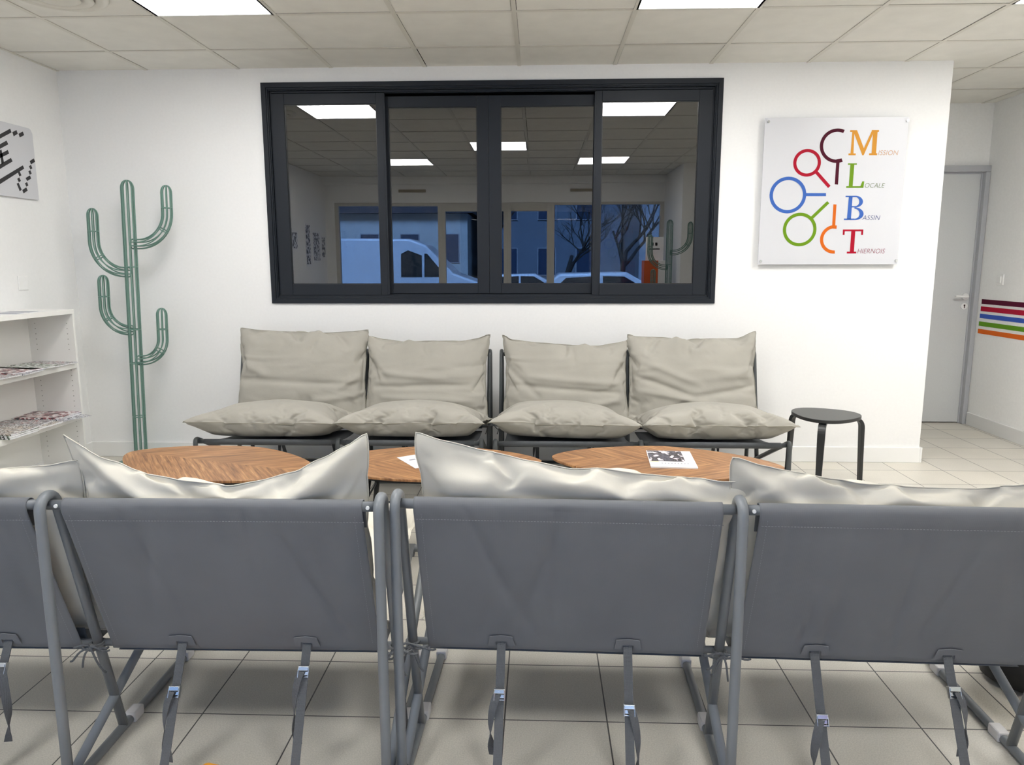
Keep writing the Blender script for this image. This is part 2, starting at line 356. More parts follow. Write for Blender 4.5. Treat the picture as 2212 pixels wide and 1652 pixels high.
t = thing('ceiling_vent', 'round white air diffuser with concentric rings in the ceiling, top left', 'vent', (-2.10, -1.335, H))
def lathe(prof, n=48):
    m = MB(); vs = []
    for r_, z_ in prof: vs += [(r_*math.cos(2*PI*k/n), r_*math.sin(2*PI*k/n), z_) for k in range(n)]
    fs = []
    for i in range(len(prof)-1):
        for k in range(n): fs.append((i*n+k, i*n+(k+1) % n, (i+1)*n+(k+1) % n, (i+1)*n+k))
    return m.add(vs, fs)
lathe([(.215, .003), (.205, -.010), (.175, -.016), (.150, .0), (.148, .004)]).build('outer_ring', M_TBAR, t, smooth=True)
lathe([(.150, -.014), (.142, -.020), (.118, -.016), (.10, .0)]).build('middle_ring', M_TBAR, t, smooth=True)
lathe([(.095, -.018), (.085, -.024), (.05, -.026), (.001, -.026)]).build('centre_cone', M_TBAR, t, smooth=True)
# ------------------------------------------------------------------ sliding window in the partition
win = bpy.data.objects.new('window_1', None); C.objects.link(win); win['kind'] = ST
def ring(x0, x1, z0, z1, w_, y0, y1, m=None):
    m = m or MB()
    # mitred frame
    A = [(x0, z0), (x1, z0), (x1, z1), (x0, z1)]; B = [(x0+w_, z0+w_), (x1-w_, z0+w_), (x1-w_, z1-w_), (x0+w_, z1-w_)]
    for i in range(4):
        j = (i+1) % 4
        vs = []
        for y in (y0, y1): vs += [(A[i][0], y, A[i][1]), (A[j][0], y, A[j][1]), (B[j][0], y, B[j][1]), (B[i][0], y, B[i][1])]
        m.add(vs, [(0,1,2,3),(7,6,5,4),(0,1,5,4),(1,2,6,5),(2,3,7,6),(3,0,4,7)])
    return m
fr = ring(WX0, WX1, WZ0, WZ1, .030, -.012, .09)
ring(WX0+.030, WX1-.030, WZ0+.030, WZ1-.030, .010, -.004, .09, fr)
ring(WX0+.040, WX1-.040, WZ0+.040, WZ1-.040, .006, .004, .09, fr)
ring(WX0+.046, WX1-.046, WZ0+.046, WZ1-.046, .012, .022, .09, fr)
fr.build('window_casing', M_ANTH, win, bevel=.0012)
fr = MB().box((WX0+.04, .01, WZ0+.045), (WX1-.04, .014, WZ0+.056)).box((WX0+.04, .034, WZ0+.045), (WX1-.04, .038, WZ0+.060)).box((WX0+.04, .034, WZ1-.062), (WX1-.04, .038, WZ1-.045))
fr.build('window_track', M_ANTH, win)
def sash(x0, x1, z0, z1, sl, sr, st_, sb, y0, y1, gx):
    m = MB(); g = .0006
    m.box((x0, y0, z0), (x0+sl, y1, z1)).box((x1-sr, y0, z0), (x1, y1, z1))
    m.box((x0+sl+g, y0, z1-st_), (x1-sr-g, y1, z1)).box((x0+sl+g, y0, z0), (x1-sr-g, y1, z0+sb))
    s_ = m.build('sliding_sash', M_ANTH, win, bevel=.0015)
    gk = ring(x0+sl-.001, x1-sr+.001, z0+sb-.001, z1-st_+.001, .006, y0+.008, y0+.020).build('gasket', M_BLACKM, s_)
    MB().box((x0+sl, y0+.012, z0+sb), (x1-sr, y0+.016, z1-st_)).build('pane', M_GLASS, s_)
    return s_
sash(-1.600, -.868, 1.120, 2.405, .082, .052, .066, .072, .006, .036, 0)
sash(-.905, -.200, 1.128, 2.390, .055, .075, .068, .064, .040, .068, 0)
sash(-.1985, .520, 1.128, 2.390, .077, .040, .068, .064, .040, .068, 0)
sash(.484, 1.222, 1.120, 2.405, .042, .084, .066, .072, .006, .036, 0)
for x in (-.868, .484):
    MB().box((x-.006, .002, 1.122), (x+.006, .007, 2.40)).build('pull_strip', M_ANTH, win, bevel=.002)
# ------------------------------------------------------------------ logo panel
PY = -.034
t = thing('logo_panel', 'square white acrylic sign with coloured magnifier rings and the words Mission Locale Bassin Thiernois', 'sign', (1.985, -.028, 1.77))
def loc_(v): return Vector(v)-Vector((1.985, -.028, 1.77))
MB().box((-.443, -.005, -.453), (.443, .003, .453)).build('sign_board', M_PANEL, t, bevel=.001)
sb_ = MB()
bolts = []
for px, py in ((1660, 263), (1960, 260.5), (1643, 564), (1935, 562.5)):
    p = loc_(on_y(px, py, PY)); b_ = MB().cyl((p.x, -.009, p.z), .0075, .012, 'y', 20).build('standoff_bolt', M_CHROME, t, smooth='auto')
def cp(x, y): return loc_(on_y(1600+x/3.304, 120+y/3.304, PY))
lift = [0]
def flat(poly, m, name):      # poly in pixels of a 3.304x crop, laid on the board
    lift[0] += 1; mb = MB()
    for n_, pl in enumerate(poly):
        mb.quad(*[(p.x, -.0056-.00002*lift[0]-(.00025 if n_ % 2 and len(poly) < 12 else .0001)-.00006*(n_ if len(poly) < 12 else (n_ if n_ > 23 else 0) % 23), p.z) for p in [cp(*q) for q in pl]])
    return mb.build(name, m, t)
def arc_poly(cx, cy, ro, ri, a0, a1, n=48, sx=1., shear=-.045):
    out = []
    for k in range(n):
        q = []
        for r_, a in ((ro, a0+(a1-a0)*k/n), (ro, a0+(a1-a0)*(k+1)/n), (ri, a0+(a1-a0)*(k+1)/n), (ri, a0+(a1-a0)*k/n)):
            dx, dy = r_*math.cos(R(a))*sx, r_*math.sin(R(a)); q.append((cx+dx+shear*dy, cy+dy))
        out.append(q)
    return out
def bar(x0, y0, x1, y1, w_):
    v = Vector((x1-x0, y1-y0)).normalized(); n = Vector((-v.y, v.x))*w_/2
    return [[(x0+n.x, y0+n.y), (x1+n.x, y1+n.y), (x1-n.x, y1-n.y), (x0-n.x, y0-n.y)]]
c_mar, c_red, c_blu, c_grn, c_org, c_yel = [mat('ink_'+n_, srgb(*c), .5, spec=.12) for n_, c in (('maroon', (72, 6, 32)), ('red', (164, 16, 42)), ('blue', (62, 100, 176)), ('green', (104, 142, 26)), ('orange', (206, 100, 26)), ('amber', (205, 143, 52)))]
# maroon half ring (open to the right) with its handle
flat(arc_poly(688, 643, 123, 99, 68, 294) + bar(694, 758, 683, 920, 24) + [[(683, 740), (722, 733), (719, 758), (683, 764)]], c_mar, 'maroon_ring')
flat(arc_poly(474, 765, 99, 76, 0, 360) + bar(536, 827, 633, 937, 24), c_red, 'red_ring')
flat(arc_poly(337, 995, 131, 107, 0, 360) + bar(462, 992, 609, 992, 22), c_blu, 'blue_ring')
flat(arc_poly(421, 1241, 120, 97, 0, 360) + bar(508, 1158, 625, 1046, 22), c_grn, 'green_ring')
flat(arc_poly(668, 1311, 102, 79, 85, 272) + bar(673, 1062, 663, 1222, 22) + [[(658, 1212), (686, 1212), (684, 1236), (656, 1234)]], c_org, 'orange_ring')
flat([[(782,532),(831,532),(830,545),(781,545)], [(936,531),(988,531),(986,545),(935,545)], [(770,698),(822,698),(821,711),(769,711)], [(917,697),(975,697),(973,711),(916,711)],
      [(797,545),(812,545),(805,698),(784,698)], [(802,533),(831,533),(886,680),(868,711)], [(937,534),(951,545),(878,711),(866,711),(866,690)], [(945,545),(977,545),(966,698),(934,698)]], c_yel, 'letter_m')
flat([[(766,769),(829,769),(829,779),(765,779)], [(783,779),(811,779),(799,934),(771,934)], [(754,932),(876,932),(874,944),(752,944)], [(868,897),(882,897),(876,944),(852,944),(854,932)]], c_grn, 'letter_l')
def bowl(cx, cy, rx, ry, wx, wy, n=24):
    out = []
    for k in range(n):
        a0, a1 = R(-90+180*k/n), R(-90+180*(k+1)/n)
        out.append([(cx+rx*math.cos(a0), cy+ry*math.sin(a0)), (cx+rx*math.cos(a1), cy+ry*math.sin(a1)), (cx+(rx-wx)*math.cos(a1), cy+(ry-wy)*math.sin(a1)), (cx+(rx-wx)*math.cos(a0), cy+(ry-wy)*math.sin(a0))])
    return out
flat([[(749,1000),(822,1000),(822,1010),(748,1010)], [(772,1008),(799,1008),(787,1166),(758,1166)], [(737,1163),(812,1163),(812,1174),(736,1174)], [(790,1074),(825,1074),(825,1083),(790,1083)]]
     + bowl(820, 1041.5, 53, 41.5, 27, 10) + bowl(812, 1128.5, 65, 45.5, 29, 10), c_blu, 'letter_b')
flat([[(730,1241),(876,1241),(875,1254),(729,1254)], [(730,1241),(744,1241),(741,1280),(728,1280)], [(862,1241),(876,1241),(873,1280),(859,1280)], [(789,1254),(818,1254),(808,1400),(779,1400)], [(758,1399),(825,1399),(824,1412),(757,1412)]], c_red, 'letter_t')
def text_mesh(body):
    cu = bpy.data.curves.new('txt', 'FONT'); cu.body = body; cu.resolution_u = 4; cu.offset = -.012
    ob = bpy.data.objects.new('txt', cu); C.objects.link(ob); dg = bpy.context.evaluated_depsgraph_get()
    me = bpy.data.meshes.new_from_object(ob.evaluated_get(dg)); bpy.data.objects.remove(ob); bpy.data.curves.remove(cu); return me
def word(body, x0, y1, x1, y0, m, name):
    me = text_mesh(body); xs = [v.co.x for v in me.vertices]; ys = [v.co.y for v in me.vertices]
    a, b = min(xs), max(xs); c, e = min(ys), max(ys); lift[0] += 1
    for v in me.vertices:
        u = (v.co.x-a)/(b-a); w_ = (v.co.y-c)/(e-c)
        p = cp(x0+(x1-x0-8)*u+9*w_, y1+(y0-y1)*w_); v.co = (p.x, -.0056-.00002*lift[0], p.z)
    me.materials.append(m); ob = bpy.data.objects.new(name, me); C.objects.link(ob); ob.parent = t; return ob
word('ISSION', 981, 710, 1126, 676, mat('ink_brown', srgb(190, 138, 84), .4), 'lettering_ission')
word('OCALE', 883, 943, 1030, 909, mat('ink_olive', srgb(92, 112, 62), .4), 'lettering_ocale')
word('ASSIN', 867, 1173, 996, 1140, mat('ink_navy', srgb(48, 66, 120), .4), 'lettering_assin')
word('HIERNOIS', 832, 1411, 1032, 1378, mat('ink_wine', srgb(128, 36, 62), .4), 'lettering_hiernois')
# ------------------------------------------------------------------ pixel speech-bubble poster on the left wall
t = thing('pixel_poster', 'white board with black pixel speech bubble and letter E on the left wall', 'poster', (XL, -.32, 1.93))
X0 = XL+.016
MB().prism([(0, 0)], 0, 0) if False else None
pb = MB(); oy = [(-.8, -.21), (0, -.21), (0, .185), (-.012, .205), (-.03, .212), (-.8, .212)]
pb.add([(.006, y, z) for y, z in oy]+[(.016, y, z) for y, z in oy], [tuple(range(6)), tuple(range(6, 12))]+[(i, (i+1) % 6, 6+(i+1) % 6, 6+i) for i in range(6)])
pb.build('poster_board', M_PANEL, t)
px_ = MB()
def pq(*pts):
    vs = []
    for x, y in pts:
        p = on_x(x/8.264, 250+y/8.264, X0); vs.append((.0165, p.y+.32, p.z-1.93))
    px_.quad(*vs)
def psq(*r): pq(*r)
pq((-60,360),(180,230),(205,298),(-60,440)); pq((218,292),(293,255),(316,322),(243,368)); pq((328,322),(404,280),(431,346),(352,388))
pq((-60,540),(115,442),(147,510),(-60,622)); pq((-40,705),(137,609),(163,675),(-30,770)); pq((-60,900),(195,751),(224,815),(-60,985)); pq((25,600),(70,830),(30,880),(-10,620))
pq((-60,1165),(405,885),(433,943),(-60,1258)); pq((318,1015),(352,995),(382,1062),(345,1086)); pq((306,1125),(342,1098),(372,1162),(336,1188)); pq((296,1212),(330,1194),(388,1322),(350,1346))
pq((396,1325),(468,1276),(494,1335),(420,1386)); pq((444,1205),(482,1182),(506,1243),(470,1268)); pq((455,1110),(533,1064),(556,1120),(484,1166)); pq((505,992),(540,970),(565,1030),(530,1055)); pq((514,900),(552,876),(577,938),(542,962)); pq((528,808),(600,760),(627,820),(553,868))
px_.build('pixel_drawing', mat('ink_black', srgb(22, 20, 24), .4), t)
# ------------------------------------------------------------------ bookcase and magazines
BY1, BY0, BX0, BX1 = -.512, -1.312, XL+.002, -2.70
t = thing('bookcase', 'low white open bookcase with magazines against the left wall', 'bookcase', (BX0, BY0, 0))
def bx(a, b): return (a[0]-BX0, a[1]-BY0, a[2]), (b[0]-BX0, b[1]-BY0, b[2])
sp1 = MB().box(*bx((BX0, BY1-.016, 0), (BX1, BY1, 1.03)))
MB().box(*bx((BX0, BY0, 0), (BX1, BY0+.016, 1.03))).build('side_panel', M_SHELF, t, bevel=.001)
MB().box(*bx((BX0, BY0, 1.03), (BX1+.002, BY1+.002, 1.056))).build('top_panel', M_SHELF, t, bevel=.001)
MB().box(*bx((BX0, BY0+.016, .06), (BX0+.006, BY1-.016, 1.03))).build('back_panel', M_SHELF, t)
SHZ = (.734, .412, .085)
for z in SHZ: MB().box(*bx((BX0+.006, BY0+.016, z-.034), (BX1-.002, BY1-.016, z))).build('shelf', M_SHELF, t, bevel=.001)
MB().box(*bx((BX1-.03, BY0+.016, 0), (BX1-.012, BY1-.016, .05))).build('plinth', M_SHELF, t)
ph = sp1; nf0 = len(sp1.f)
for x in (BX0+.05, BX1-.04):
    z = .14
    while z < 1.0:
        if all(abs(z-.017-s) > .03 for s in SHZ): ph.box(*bx((x-.002, BY1-.0172, z-.002), (x+.002, BY1-.0158, z+.002)))
        z += .032
o = ph.build('side_panel', M_SHELF, t); o.data.materials.append(mat('hole_dark', srgb(120, 118, 112), .8))
for p in o.data.polygons[nf0:]: p.material_index = 1
covers = [picture_material('cover_print_%d' % i, c, 34, i*3.7) for i, c in enumerate([
    [srgb(230,230,232), srgb(90,86,88), srgb(205,205,208), srgb(150,96,96), srgb(240,240,240)],
    [srgb(180,186,198), srgb(236,236,238), srgb(70,74,84), srgb(215,215,220), srgb(150,150,158)],
    [srgb(60,56,62), srgb(150,84,90), srgb(236,226,226), srgb(236,236,238), srgb(110,104,108)],
    [srgb(222,210,196), srgb(120,108,98), srgb(238,236,234), srgb(60,56,56), srgb(200,190,184)],
    [srgb(200,206,200), srgb(238,238,238), srgb(110,128,104), srgb(60,60,60), srgb(230,230,230)]])]
def magazine(label, x, y, z, rz, w_=.21, l_=.285, th=.005, cv=0, group=None, cat='magazine'):
    m = thing('magazine', label, cat, (x, y, z), (0, 0, rz), group)
    MB().box((-w_/2+.001, -l_/2+.001, .0006), (w_/2-.001, l_/2-.001, th-.0006)).build('pages', M_PAPER, m)
    c = MB().box((-w_/2, -l_/2, th-.0006), (w_/2, l_/2, th)).box((-w_/2, -l_/2, 0), (w_/2, l_/2, .0006)).box((-w_/2-.0006, -l_/2, 0), (-w_/2, l_/2, th))
    c.build('cover', covers[cv % 5], m)
    return m
G2, G3 = 'magazines lying on the middle shelf', 'magazines lying on the lower shelf'
def pile(base, specs, grp):
    for (x, y, z, rz, th, cv, lab) in specs: magazine(lab, x, y, base+z, rz, th=th, cv=cv, group=grp)
pile(.734, [(-2.83, -.64, 0, 1.45, .006, 0, 'magazine with red and grey cover at the far end of the middle shelf'),
            (-2.84, -.80, 0, 1.62, .005, 3, 'magazine with pale brown cover lying second on the middle shelf'),
            (-2.81, -.79, .0062, 1.30, .006, 4, 'grey magazine lying on top of the pale brown one, middle shelf'),
            (-2.80, -.98, 0, 1.70, .005, 1, 'blue grey magazine near the front edge of the middle shelf'),
            (-2.83, -.96, .0062, 1.45, .006, 2, 'dark magazine on top of the blue grey one, middle shelf'),
            (-2.81, -1.15, 0, 1.50, .006, 0, 'white and red magazine at the left end of the middle shelf')], G2)
pile(.412, [(-2.77, -.64, 0, 1.25, .003, 1, 'pale blue leaflet jutting past the front of the lower shelf'),
            (-2.83, -.65, .0035, 1.52, .010, 1, 'thick white magazine under the red one, lower shelf'),
            (-2.83, -.66, .0140, 1.62, .007, 2, 'red and white magazine topmost of the far stack on the lower shelf'),
            (-2.80, -.88, 0, 1.48, .010, 3, 'brown magazine with dark photos at the middle of the lower shelf'),
            (-2.84, -.90, .0105, 1.66, .006, 0, 'white and grey magazine on top of the brown one, lower shelf'),
            (-2.79, -1.10, 0, 1.52, .010, 4, 'thick green edged magazine lowest of the left stack, lower shelf'),
            (-2.79, -1.10, .0105, 1.50, .008, 4, 'green edged magazine in the middle of the left stack, lower shelf'),
            (-2.80, -1.09, .019, 1.56, .006, 3, 'brown edged magazine topmost of the left stack, lower shelf')], G3)
tp = thing('paper_sheet', 'printed white sheets lying on top of the bookcase', 'paper', (-2.84, -.83, 1.0565), (0, 0, .1))
MB().box((-.105, -.15, 0), (.105, .15, .001)).build('sheet', M_PAPER, tp)
MB().box((-.08, -.12, .001), (.08, -.04, .0013)).box((-.08, .0, .001), (.08, .10, .0013)).build('printed_block', mat('ink_grey', srgb(150, 152, 162), .6), tp)
# ------------------------------------------------------------------ green wire cactus
def make_cactus(label, loc, lean=0., rz=0.):
    t = thing('wire_cactus', label, 'cactus', loc, (0, lean, rz))
    def cage(name, path, rad, nw=8, dome=.06, start=True):
        # path: centre line; wires run parallel to it, meeting in a pointed dome at the end
        pts = [Vector(p) for p in path]; m = MB(); N = len(pts)
        T = [(pts[min(i+1, N-1)]-pts[max(i-1, 0)]).normalized() for i in range(N)]
        for k in range(nw):
            a = 2*PI*(k+.5)/nw; line = []
            for i in range(N):
                side = Vector((T[i].z, 0, -T[i].x)); fw = Vector((0, 1, 0))
                line.append(pts[i]+(side*math.cos(a)+fw*math.sin(a))*rad)
            side = Vector((1, 0, 0)); fw = Vector((0, 1, 0)); e_ = pts[-1]
            for q in range(1, 7):
                th = q/6*PI/2; line.append(e_+Vector((0, 0, dome*math.sin(th)))+(side*math.cos(a)+fw*math.sin(a))*rad*(math.cos(th)**.9 if q < 6 else 0.0))
            m.tube(line, .0040, 8)
        o_ = m.build(name, M_GREEN, t, smooth='auto'); return o_, pts, T
    def hoops(o_, pts, T, ids, rad):
        for i in ids:
            side = Vector((T[i].z, 0, -T[i].x)); c = [pts[i]+(side*math.cos(2*PI*k/20)+Vector((0, 1, 0))*math.sin(2*PI*k/20))*rad for k in range(20)]
            MB().tube(c, .0036, 7, closed=True).build('hoop', M_GREEN, o_, smooth=True)
    tr = [(0, 0, .015+1.785*i/40) for i in range(41)]
    o_, p_, T_ = cage('trunk', tr, .037, 8, .05); hoops(o_, p_, T_, (0, 7, 15, 20, 29), .037)
    MB().cyl((0, 0, .006), .15, .012, 'z', 40).build('base_plate', M_GREEN, t, smooth='auto')
    for sx, zj, reach, ztop, br in ((1, 1.455, .250, 1.78, .17), (-1, 1.275, .235, 1.625, .20), (-1, .900, .190, 1.205, .17), (1, .705, .185, 1.005, .13)):
        br = reach*.80
        pts = [Vector((sx*.02, 0, zj))]+[Vector((sx*(reach-br+br*math.sin(PI/2*k/14)), 0, zj+br-br*math.cos(PI/2*k/14))) for k in range(15)]+[Vector((sx*reach, 0, ztop))]
        dense = []
        for i in range(len(pts)-1):
            a, b = pts[i], pts[i+1]; n_ = max(1, int((b-a).length/.03))
            dense += [a.lerp(b, k/n_) for k in range(n_)]
        dense.append(pts[-1])
        o_, p_, T_ = cage('arm', dense, .031, 8, .045)
        n_ = len(p_); hoops(o_, p_, T_, (0, int(n_*.52), n_-4), .031)
    return t
make_cactus('tall green wire cactus standing between the bookcase and the sofas', (-2.535, -.20, 0), .032)
make_cactus('green wire cactus seen only as a reflection at the right of the dark window', (1.93-.19+.0, -4.36, 0), 0, 0)
# ------------------------------------------------------------------ stool
t = thing('stool', 'black three legged stool with rounded triangular seat beside the sofas', 'stool', (1.815, -.60, 0))
ol = []
for k in range(72):
    a = 2*PI*k/72; ol.append(((.188+.013*math.cos(3*(a-R(5))))*math.cos(a), (.188+.013*math.cos(3*(a-R(5))))*math.sin(a)))
MB().prism(ol, .432, .452).build('seat', M_BLACK, t, bevel=.003)
for a in (R(5), R(125), R(245)):
    dr = Vector((math.cos(a), math.sin(a), 0)); wd = Vector((-math.sin(a), math.cos(a), 0))
    path = fillet([dr*.06+Vector((0, 0, .421)), dr*.222+Vector((0, 0, .421)), dr*.238+Vector((0, 0, .0))], .055, 8)
    m = MB(); vs = []; N = len(path); L_ = 0; ws = []
    for i, p in enumerate(path):
        wdt = .042 if p.z > .36 else .028+.014*(p.z/.36); ws.append(wdt)
        a_, b_ = path[max(i-1, 0)], path[min(i+1, N-1)]; T_ = (b_-a_).normalized(); nn = T_.cross(wd).normalized()
        vs += [p-wd*wdt/2-nn*.010, p+wd*wdt/2-nn*.010, p+wd*wdt/2+nn*.010, p-wd*wdt/2+nn*.010]
    fs = [(0, 1, 2, 3), tuple(range((N-1)*4, N*4))[::-1]]+[(i*4+k, (i+1)*4+k, (i+1)*4+(k+1) % 4, i*4+(k+1) % 4) for i in range(N-1) for k in range(4)]
    m.add(vs, fs).build('leg', M_BLACK, t, bevel=.002)
# ------------------------------------------------------------------ coffee tables
def make_table(label, x, y, rz=0, A=.51, B=.284):
    t = thing('coffee_table', label, 'table', (x, y, 0), (0, 0, rz), 'chevron veneered coffee tables')
    ol = []; n = 96; p = 1.6
    for k in range(n):
        a = 2*PI*k/n; c, s = math.cos(a), math.sin(a)
        ol.append((A*math.copysign(abs(c)**(2/p), c), B*math.copysign(abs(s)**(2/p), s)))
    MB().prism(ol, .440, .452).build('tabletop', M_WOOD, t, bevel=.003)
    o2 = [(x_*.94, y_*.93) for x_, y_ in ol]
    MB().prism(o2, .428, .4395).build('underside_rim', M_BLACKM, t)
    for sx, sy in ((-1, -1), (1, -1), (1, 1), (-1, 1)):
        MB().tube([(sx*.24, sy*.14, .43), (sx*.30, sy*.17, 0)], [.013, .009], 12).build('leg', M_BLACKM, t, smooth='auto')
    fr = MB().tube([(-.26, -.15, .31), (.26, -.15, .31), (.26, .15, .31), (-.26, .15, .31)], .007, 10, closed=True).build('stretcher', M_SOFAD, t, smooth=True)
    return t
make_table('left coffee table with empty chevron wood top, in front of the cactus side sofa', -1.315, -1.745, PI-.32)
make_table('middle coffee table with a folded white paper on its wooden top', -.365, -1.713, PI+.05)
make_table('right coffee table with a magazine lying on its chevron top', .695, -1.683, -.16)
# magazine on the right table
p0 = Vector((.727, -1.66, .4525))
m = thing('magazine', 'white magazine with dark photo cover lying on the right coffee table', 'magazine', p0, (0, 0, R(-4)))
MB().box((-.099, -.139, .0006), (.099, .139, .0054)).build('pages', M_PAPER, m)
c = MB().box((-.10, -.14, .0054), (.10, .14, .006)).box((-.10, -.14, 0), (.10, .14, .0006)).box((-.1006, -.14, 0), (-.10, .14, .006)).build('cover', M_PAPER, m)
MB().quad((-.098, -.05, .0061), (.058, -.05, .0061), (.058, .138, .0061), (-.098, .138, .0061)).build('cover_photo', picture_material('photo_dark', [srgb(70,68,78), srgb(96,94,106), srgb(60,56,58), srgb(228,218,228), srgb(240,240,245)], 24, 5.), c)
MB().quad((-.098, -.058, .0062), (-.06, -.058, .0062), (-.06, -.052, .0062), (-.098, -.052, .0062)).build('yellow_tab', mat('tab_yellow', srgb(236, 214, 120), .5), c)
tl = MB()
for k in range(9): tl.quad((-.05+.014*k, -.085, .0062), (-.044+.014*k, -.085, .0062), (-.044+.014*k, -.075, .0062), (-.05+.014*k, -.075, .0062))
tl.build('title_marks', mat('ink_grey', (0, 0, 0, 1)), c)
m = thing('paper_leaflet', 'folded white leaflet lying on the middle coffee table', 'leaflet', (-.335, -1.665, .4525), (0, 0, R(33)))
MB().box((-.148, -.105, 0), (.148, .105, .0008)).build('sheet', M_PAPER, m)
MB().quad((-.148, -.105, .001), (.148, -.105, .0055), (.148, .103, .0055), (-.148, .103, .001)).build('folded_sheet', M_PAPER, m, solid=.0006)
MB().quad((-.12, .02, .0025), (-.09, .02, .0029), (-.09, .035, .0029), (-.12, .035, .0025)).build('printed_mark', mat('ink_grey', (0, 0, 0, 1)), m)
# ------------------------------------------------------------------ sofas
SP = .805            # distance between side frames
def yz(pts, x): return [(x, p[0], p[1]) for p in pts]
def side_path_back():
    c, r_ = Vector((.032, .742)), .032
    arc = [(c.x-r_*math.cos(PI*k/12), c.y+r_*math.sin(PI*k/12)) for k in range(13)]
    return [(0, .02)] + [(0, .02+(.72)*i/4) for i in range(1, 5)] + arc[1:] + [(.252, .016)]
def make_sofa(label, loc, rz, tube_m, buck, sp=SP, seed=1, group='grey tube framed two seat sofas', slingm=None, tails=(-1, -1, -1, 1)):
    slingm = slingm or M_SLING
    rnd = random.Random(seed)
    t = thing('tube_sofa', label, 'sofa', loc, (0, 0, rz), group)
    xs = (-sp, 0, sp)
    front = [Vector(p).to_3d() for p in fillet([(.03, .045, 0), (.795, .372, 0), (.802, .013, 0), (0, .013, 0), (0, .05, 0)], .035, 7)]
    for x in xs:
        m = MB(); m.tube([(x, p.x, p.y) for p in front], .0128, 14)
        m.tube(yz(side_path_back(), x), .0128, 14)
        fr_ = m.build('side_frame', tube_m, t, smooth='auto')
        for gy in (.31, .645): MB().box((x-.017, gy-.026, .0), (x+.017, gy+.026, .031)).build('floor_glide', M_GLIDE, fr_, bevel=.005)
    nsc = 0
    for s in range(2):
        xa, xb = xs[s], xs[s+1]; xc = (xa+xb)/2
        MB().tube([(xa+.002, .03, .752), (xb-.002, .03, .752)], .0125, 14).build('top_bar', tube_m, t, smooth='auto')
        MB().tube([(xa+.002, .180, .312), (xb-.002, .180, .312)], .010, 12).build('lower_bar', tube_m, t, smooth='auto')
        MB().tube([(xa+.002, .772, .348), (xb-.002, .772, .348)], .0125, 14).build('front_bar', tube_m, t, smooth='auto')
        MB().tube([(xa+.002, .012, .035), (xb-.002, .012, .035)], .010, 12).build('rear_bar', tube_m, t, smooth='auto')
        for sx, xx in ((1, xa), (-1, xb)) if s == 1 else ():
            MB().cyl((xx+sx*.029, .0165, .753), .0045, .004, 'y', 14).build('screw', M_WHITEP, t, smooth='auto')
        # back sling
        x0, x1 = xa+.042, xb-.042
        prof = [(.056, .690), (.050, .742)]
        for k in range(9): a = R(-20+220*k/8); prof.append((.03+.0165*math.cos(a), .752+.0165*math.sin(a)))
        nb = 30
        top = Vector((.0150, .740)); bot = Vector((.1665, .318))
        for k in range(nb+1): q = top.lerp(bot, k/nb); prof.append((q.x, q.y))
        for k in range(1, 7): a = R(200+170*k/6); prof.append((.180+.0135*math.cos(a), .312+.0135*math.sin(a)))
        prof.append((.186, .35))
        nx = 120; vs = []; cr = [(rnd.uniform(.1, .9), rnd.uniform(-.25, .25), rnd.uniform(.014, .03), rnd.uniform(.004, .008), rnd.uniform(.35, .9)) for _ in range(5)]
        fold = [(rnd.uniform(0, 1), rnd.uniform(.014, .024)) for _ in range(11)]
        for pi_, (py, pz) in enumerate(prof):
            v = (.752-pz)/.44
            for i in range(nx+1):
                u = i/nx; dy = 0
                if 0 < v < 1:
                    dy += -.007*math.sin(PI*u)*math.sin(PI*min(v, 1))        # soft bulge towards the back
                    for c_, sl, wd, am, ln in cr: dy += am*math.exp(-((u-c_-sl*(v-.5))/wd)**2)*max(0, 1-abs(v-ln)*1.6)
                    for c_, wd in fold: dy += .004*math.exp(-((u-c_)/wd)**2)*math.exp(-v*4)*min(1, v*8)
                    dy += .005*noise.noise(Vector((u*3+seed*5, v*2, s*7.)))
                ez = 0; dy *= max(0, min(1, (1-v)*7)) if py < .17 else 0
                vs.append((x0+(x1-x0)*u, py+dy, pz+ez))
        fs = [(j*(nx+1)+i, j*(nx+1)+i+1, (j+1)*(nx+1)+i+1, (j+1)*(nx+1)+i) for j in range(len(prof)-1) for i in range(nx)]
        sl_ = MB().add(vs, fs).build('back_sling', slingm, t, smooth=True, solid=.0022)
        def on_sling(v_, off=-.004): q = top.lerp(bot, v_); return q.x+off-.004*math.sin(PI*v_), q.y
        stm = MB(); n_ = int((x1-x0)/.0075)
        for k in range(n_):
            xx = x0+.006+k*.0075; py, pz = on_sling(.055, -.0052); stm.box((xx, py-.0006, pz-.0005), (xx+.0046, py+.0006, pz+.0005))
        for e_ in (x0+.019, x1-.019):
            for k in range(54):
                v_ = .02+k*.0178; py, pz = on_sling(v_, -.0032); q2, z2 = on_sling(v_+.010, -.0032)
                stm.add([(e_-.0005, py, pz), (e_+.0005, py, pz), (e_+.0005, q2, z2), (e_-.0005, q2, z2)], [(0, 1, 2, 3)])
        stm.build('stitching', M_STITCH, sl_)
        # hem fold (second layer of cloth under the bar)
        # seat sling
        vs = []; prof2 = [(.795, .338), (.787, .352), (.780, .362), (.770, .3635), (.755, .358)] + [(.755-.57*k/12, .355-.075*k/12-.018*math.sin(PI*k/12)) for k in range(1, 13)]
        prof2 = [(.752, .325), (.770, .3335), (.786, .340), (.7865, .355), (.775, .3625), (.760, .358)] + [(.755-.56*k/12, .353-.07*k/12-.02*math.sin(PI*k/12)) for k in range(1, 13)]
        for py, pz in prof2:
            for i in range(13): vs.append((x0+(x1-x0)*i/12, py, pz))
        fs = [(j*13+i, j*13+i+1, (j+1)*13+i+1, (j+1)*13+i) for j in range(len(prof2)-1) for i in range(12)]
        MB().add(vs, fs).build('seat_sling', slingm, t, smooth=True, solid=.0022)
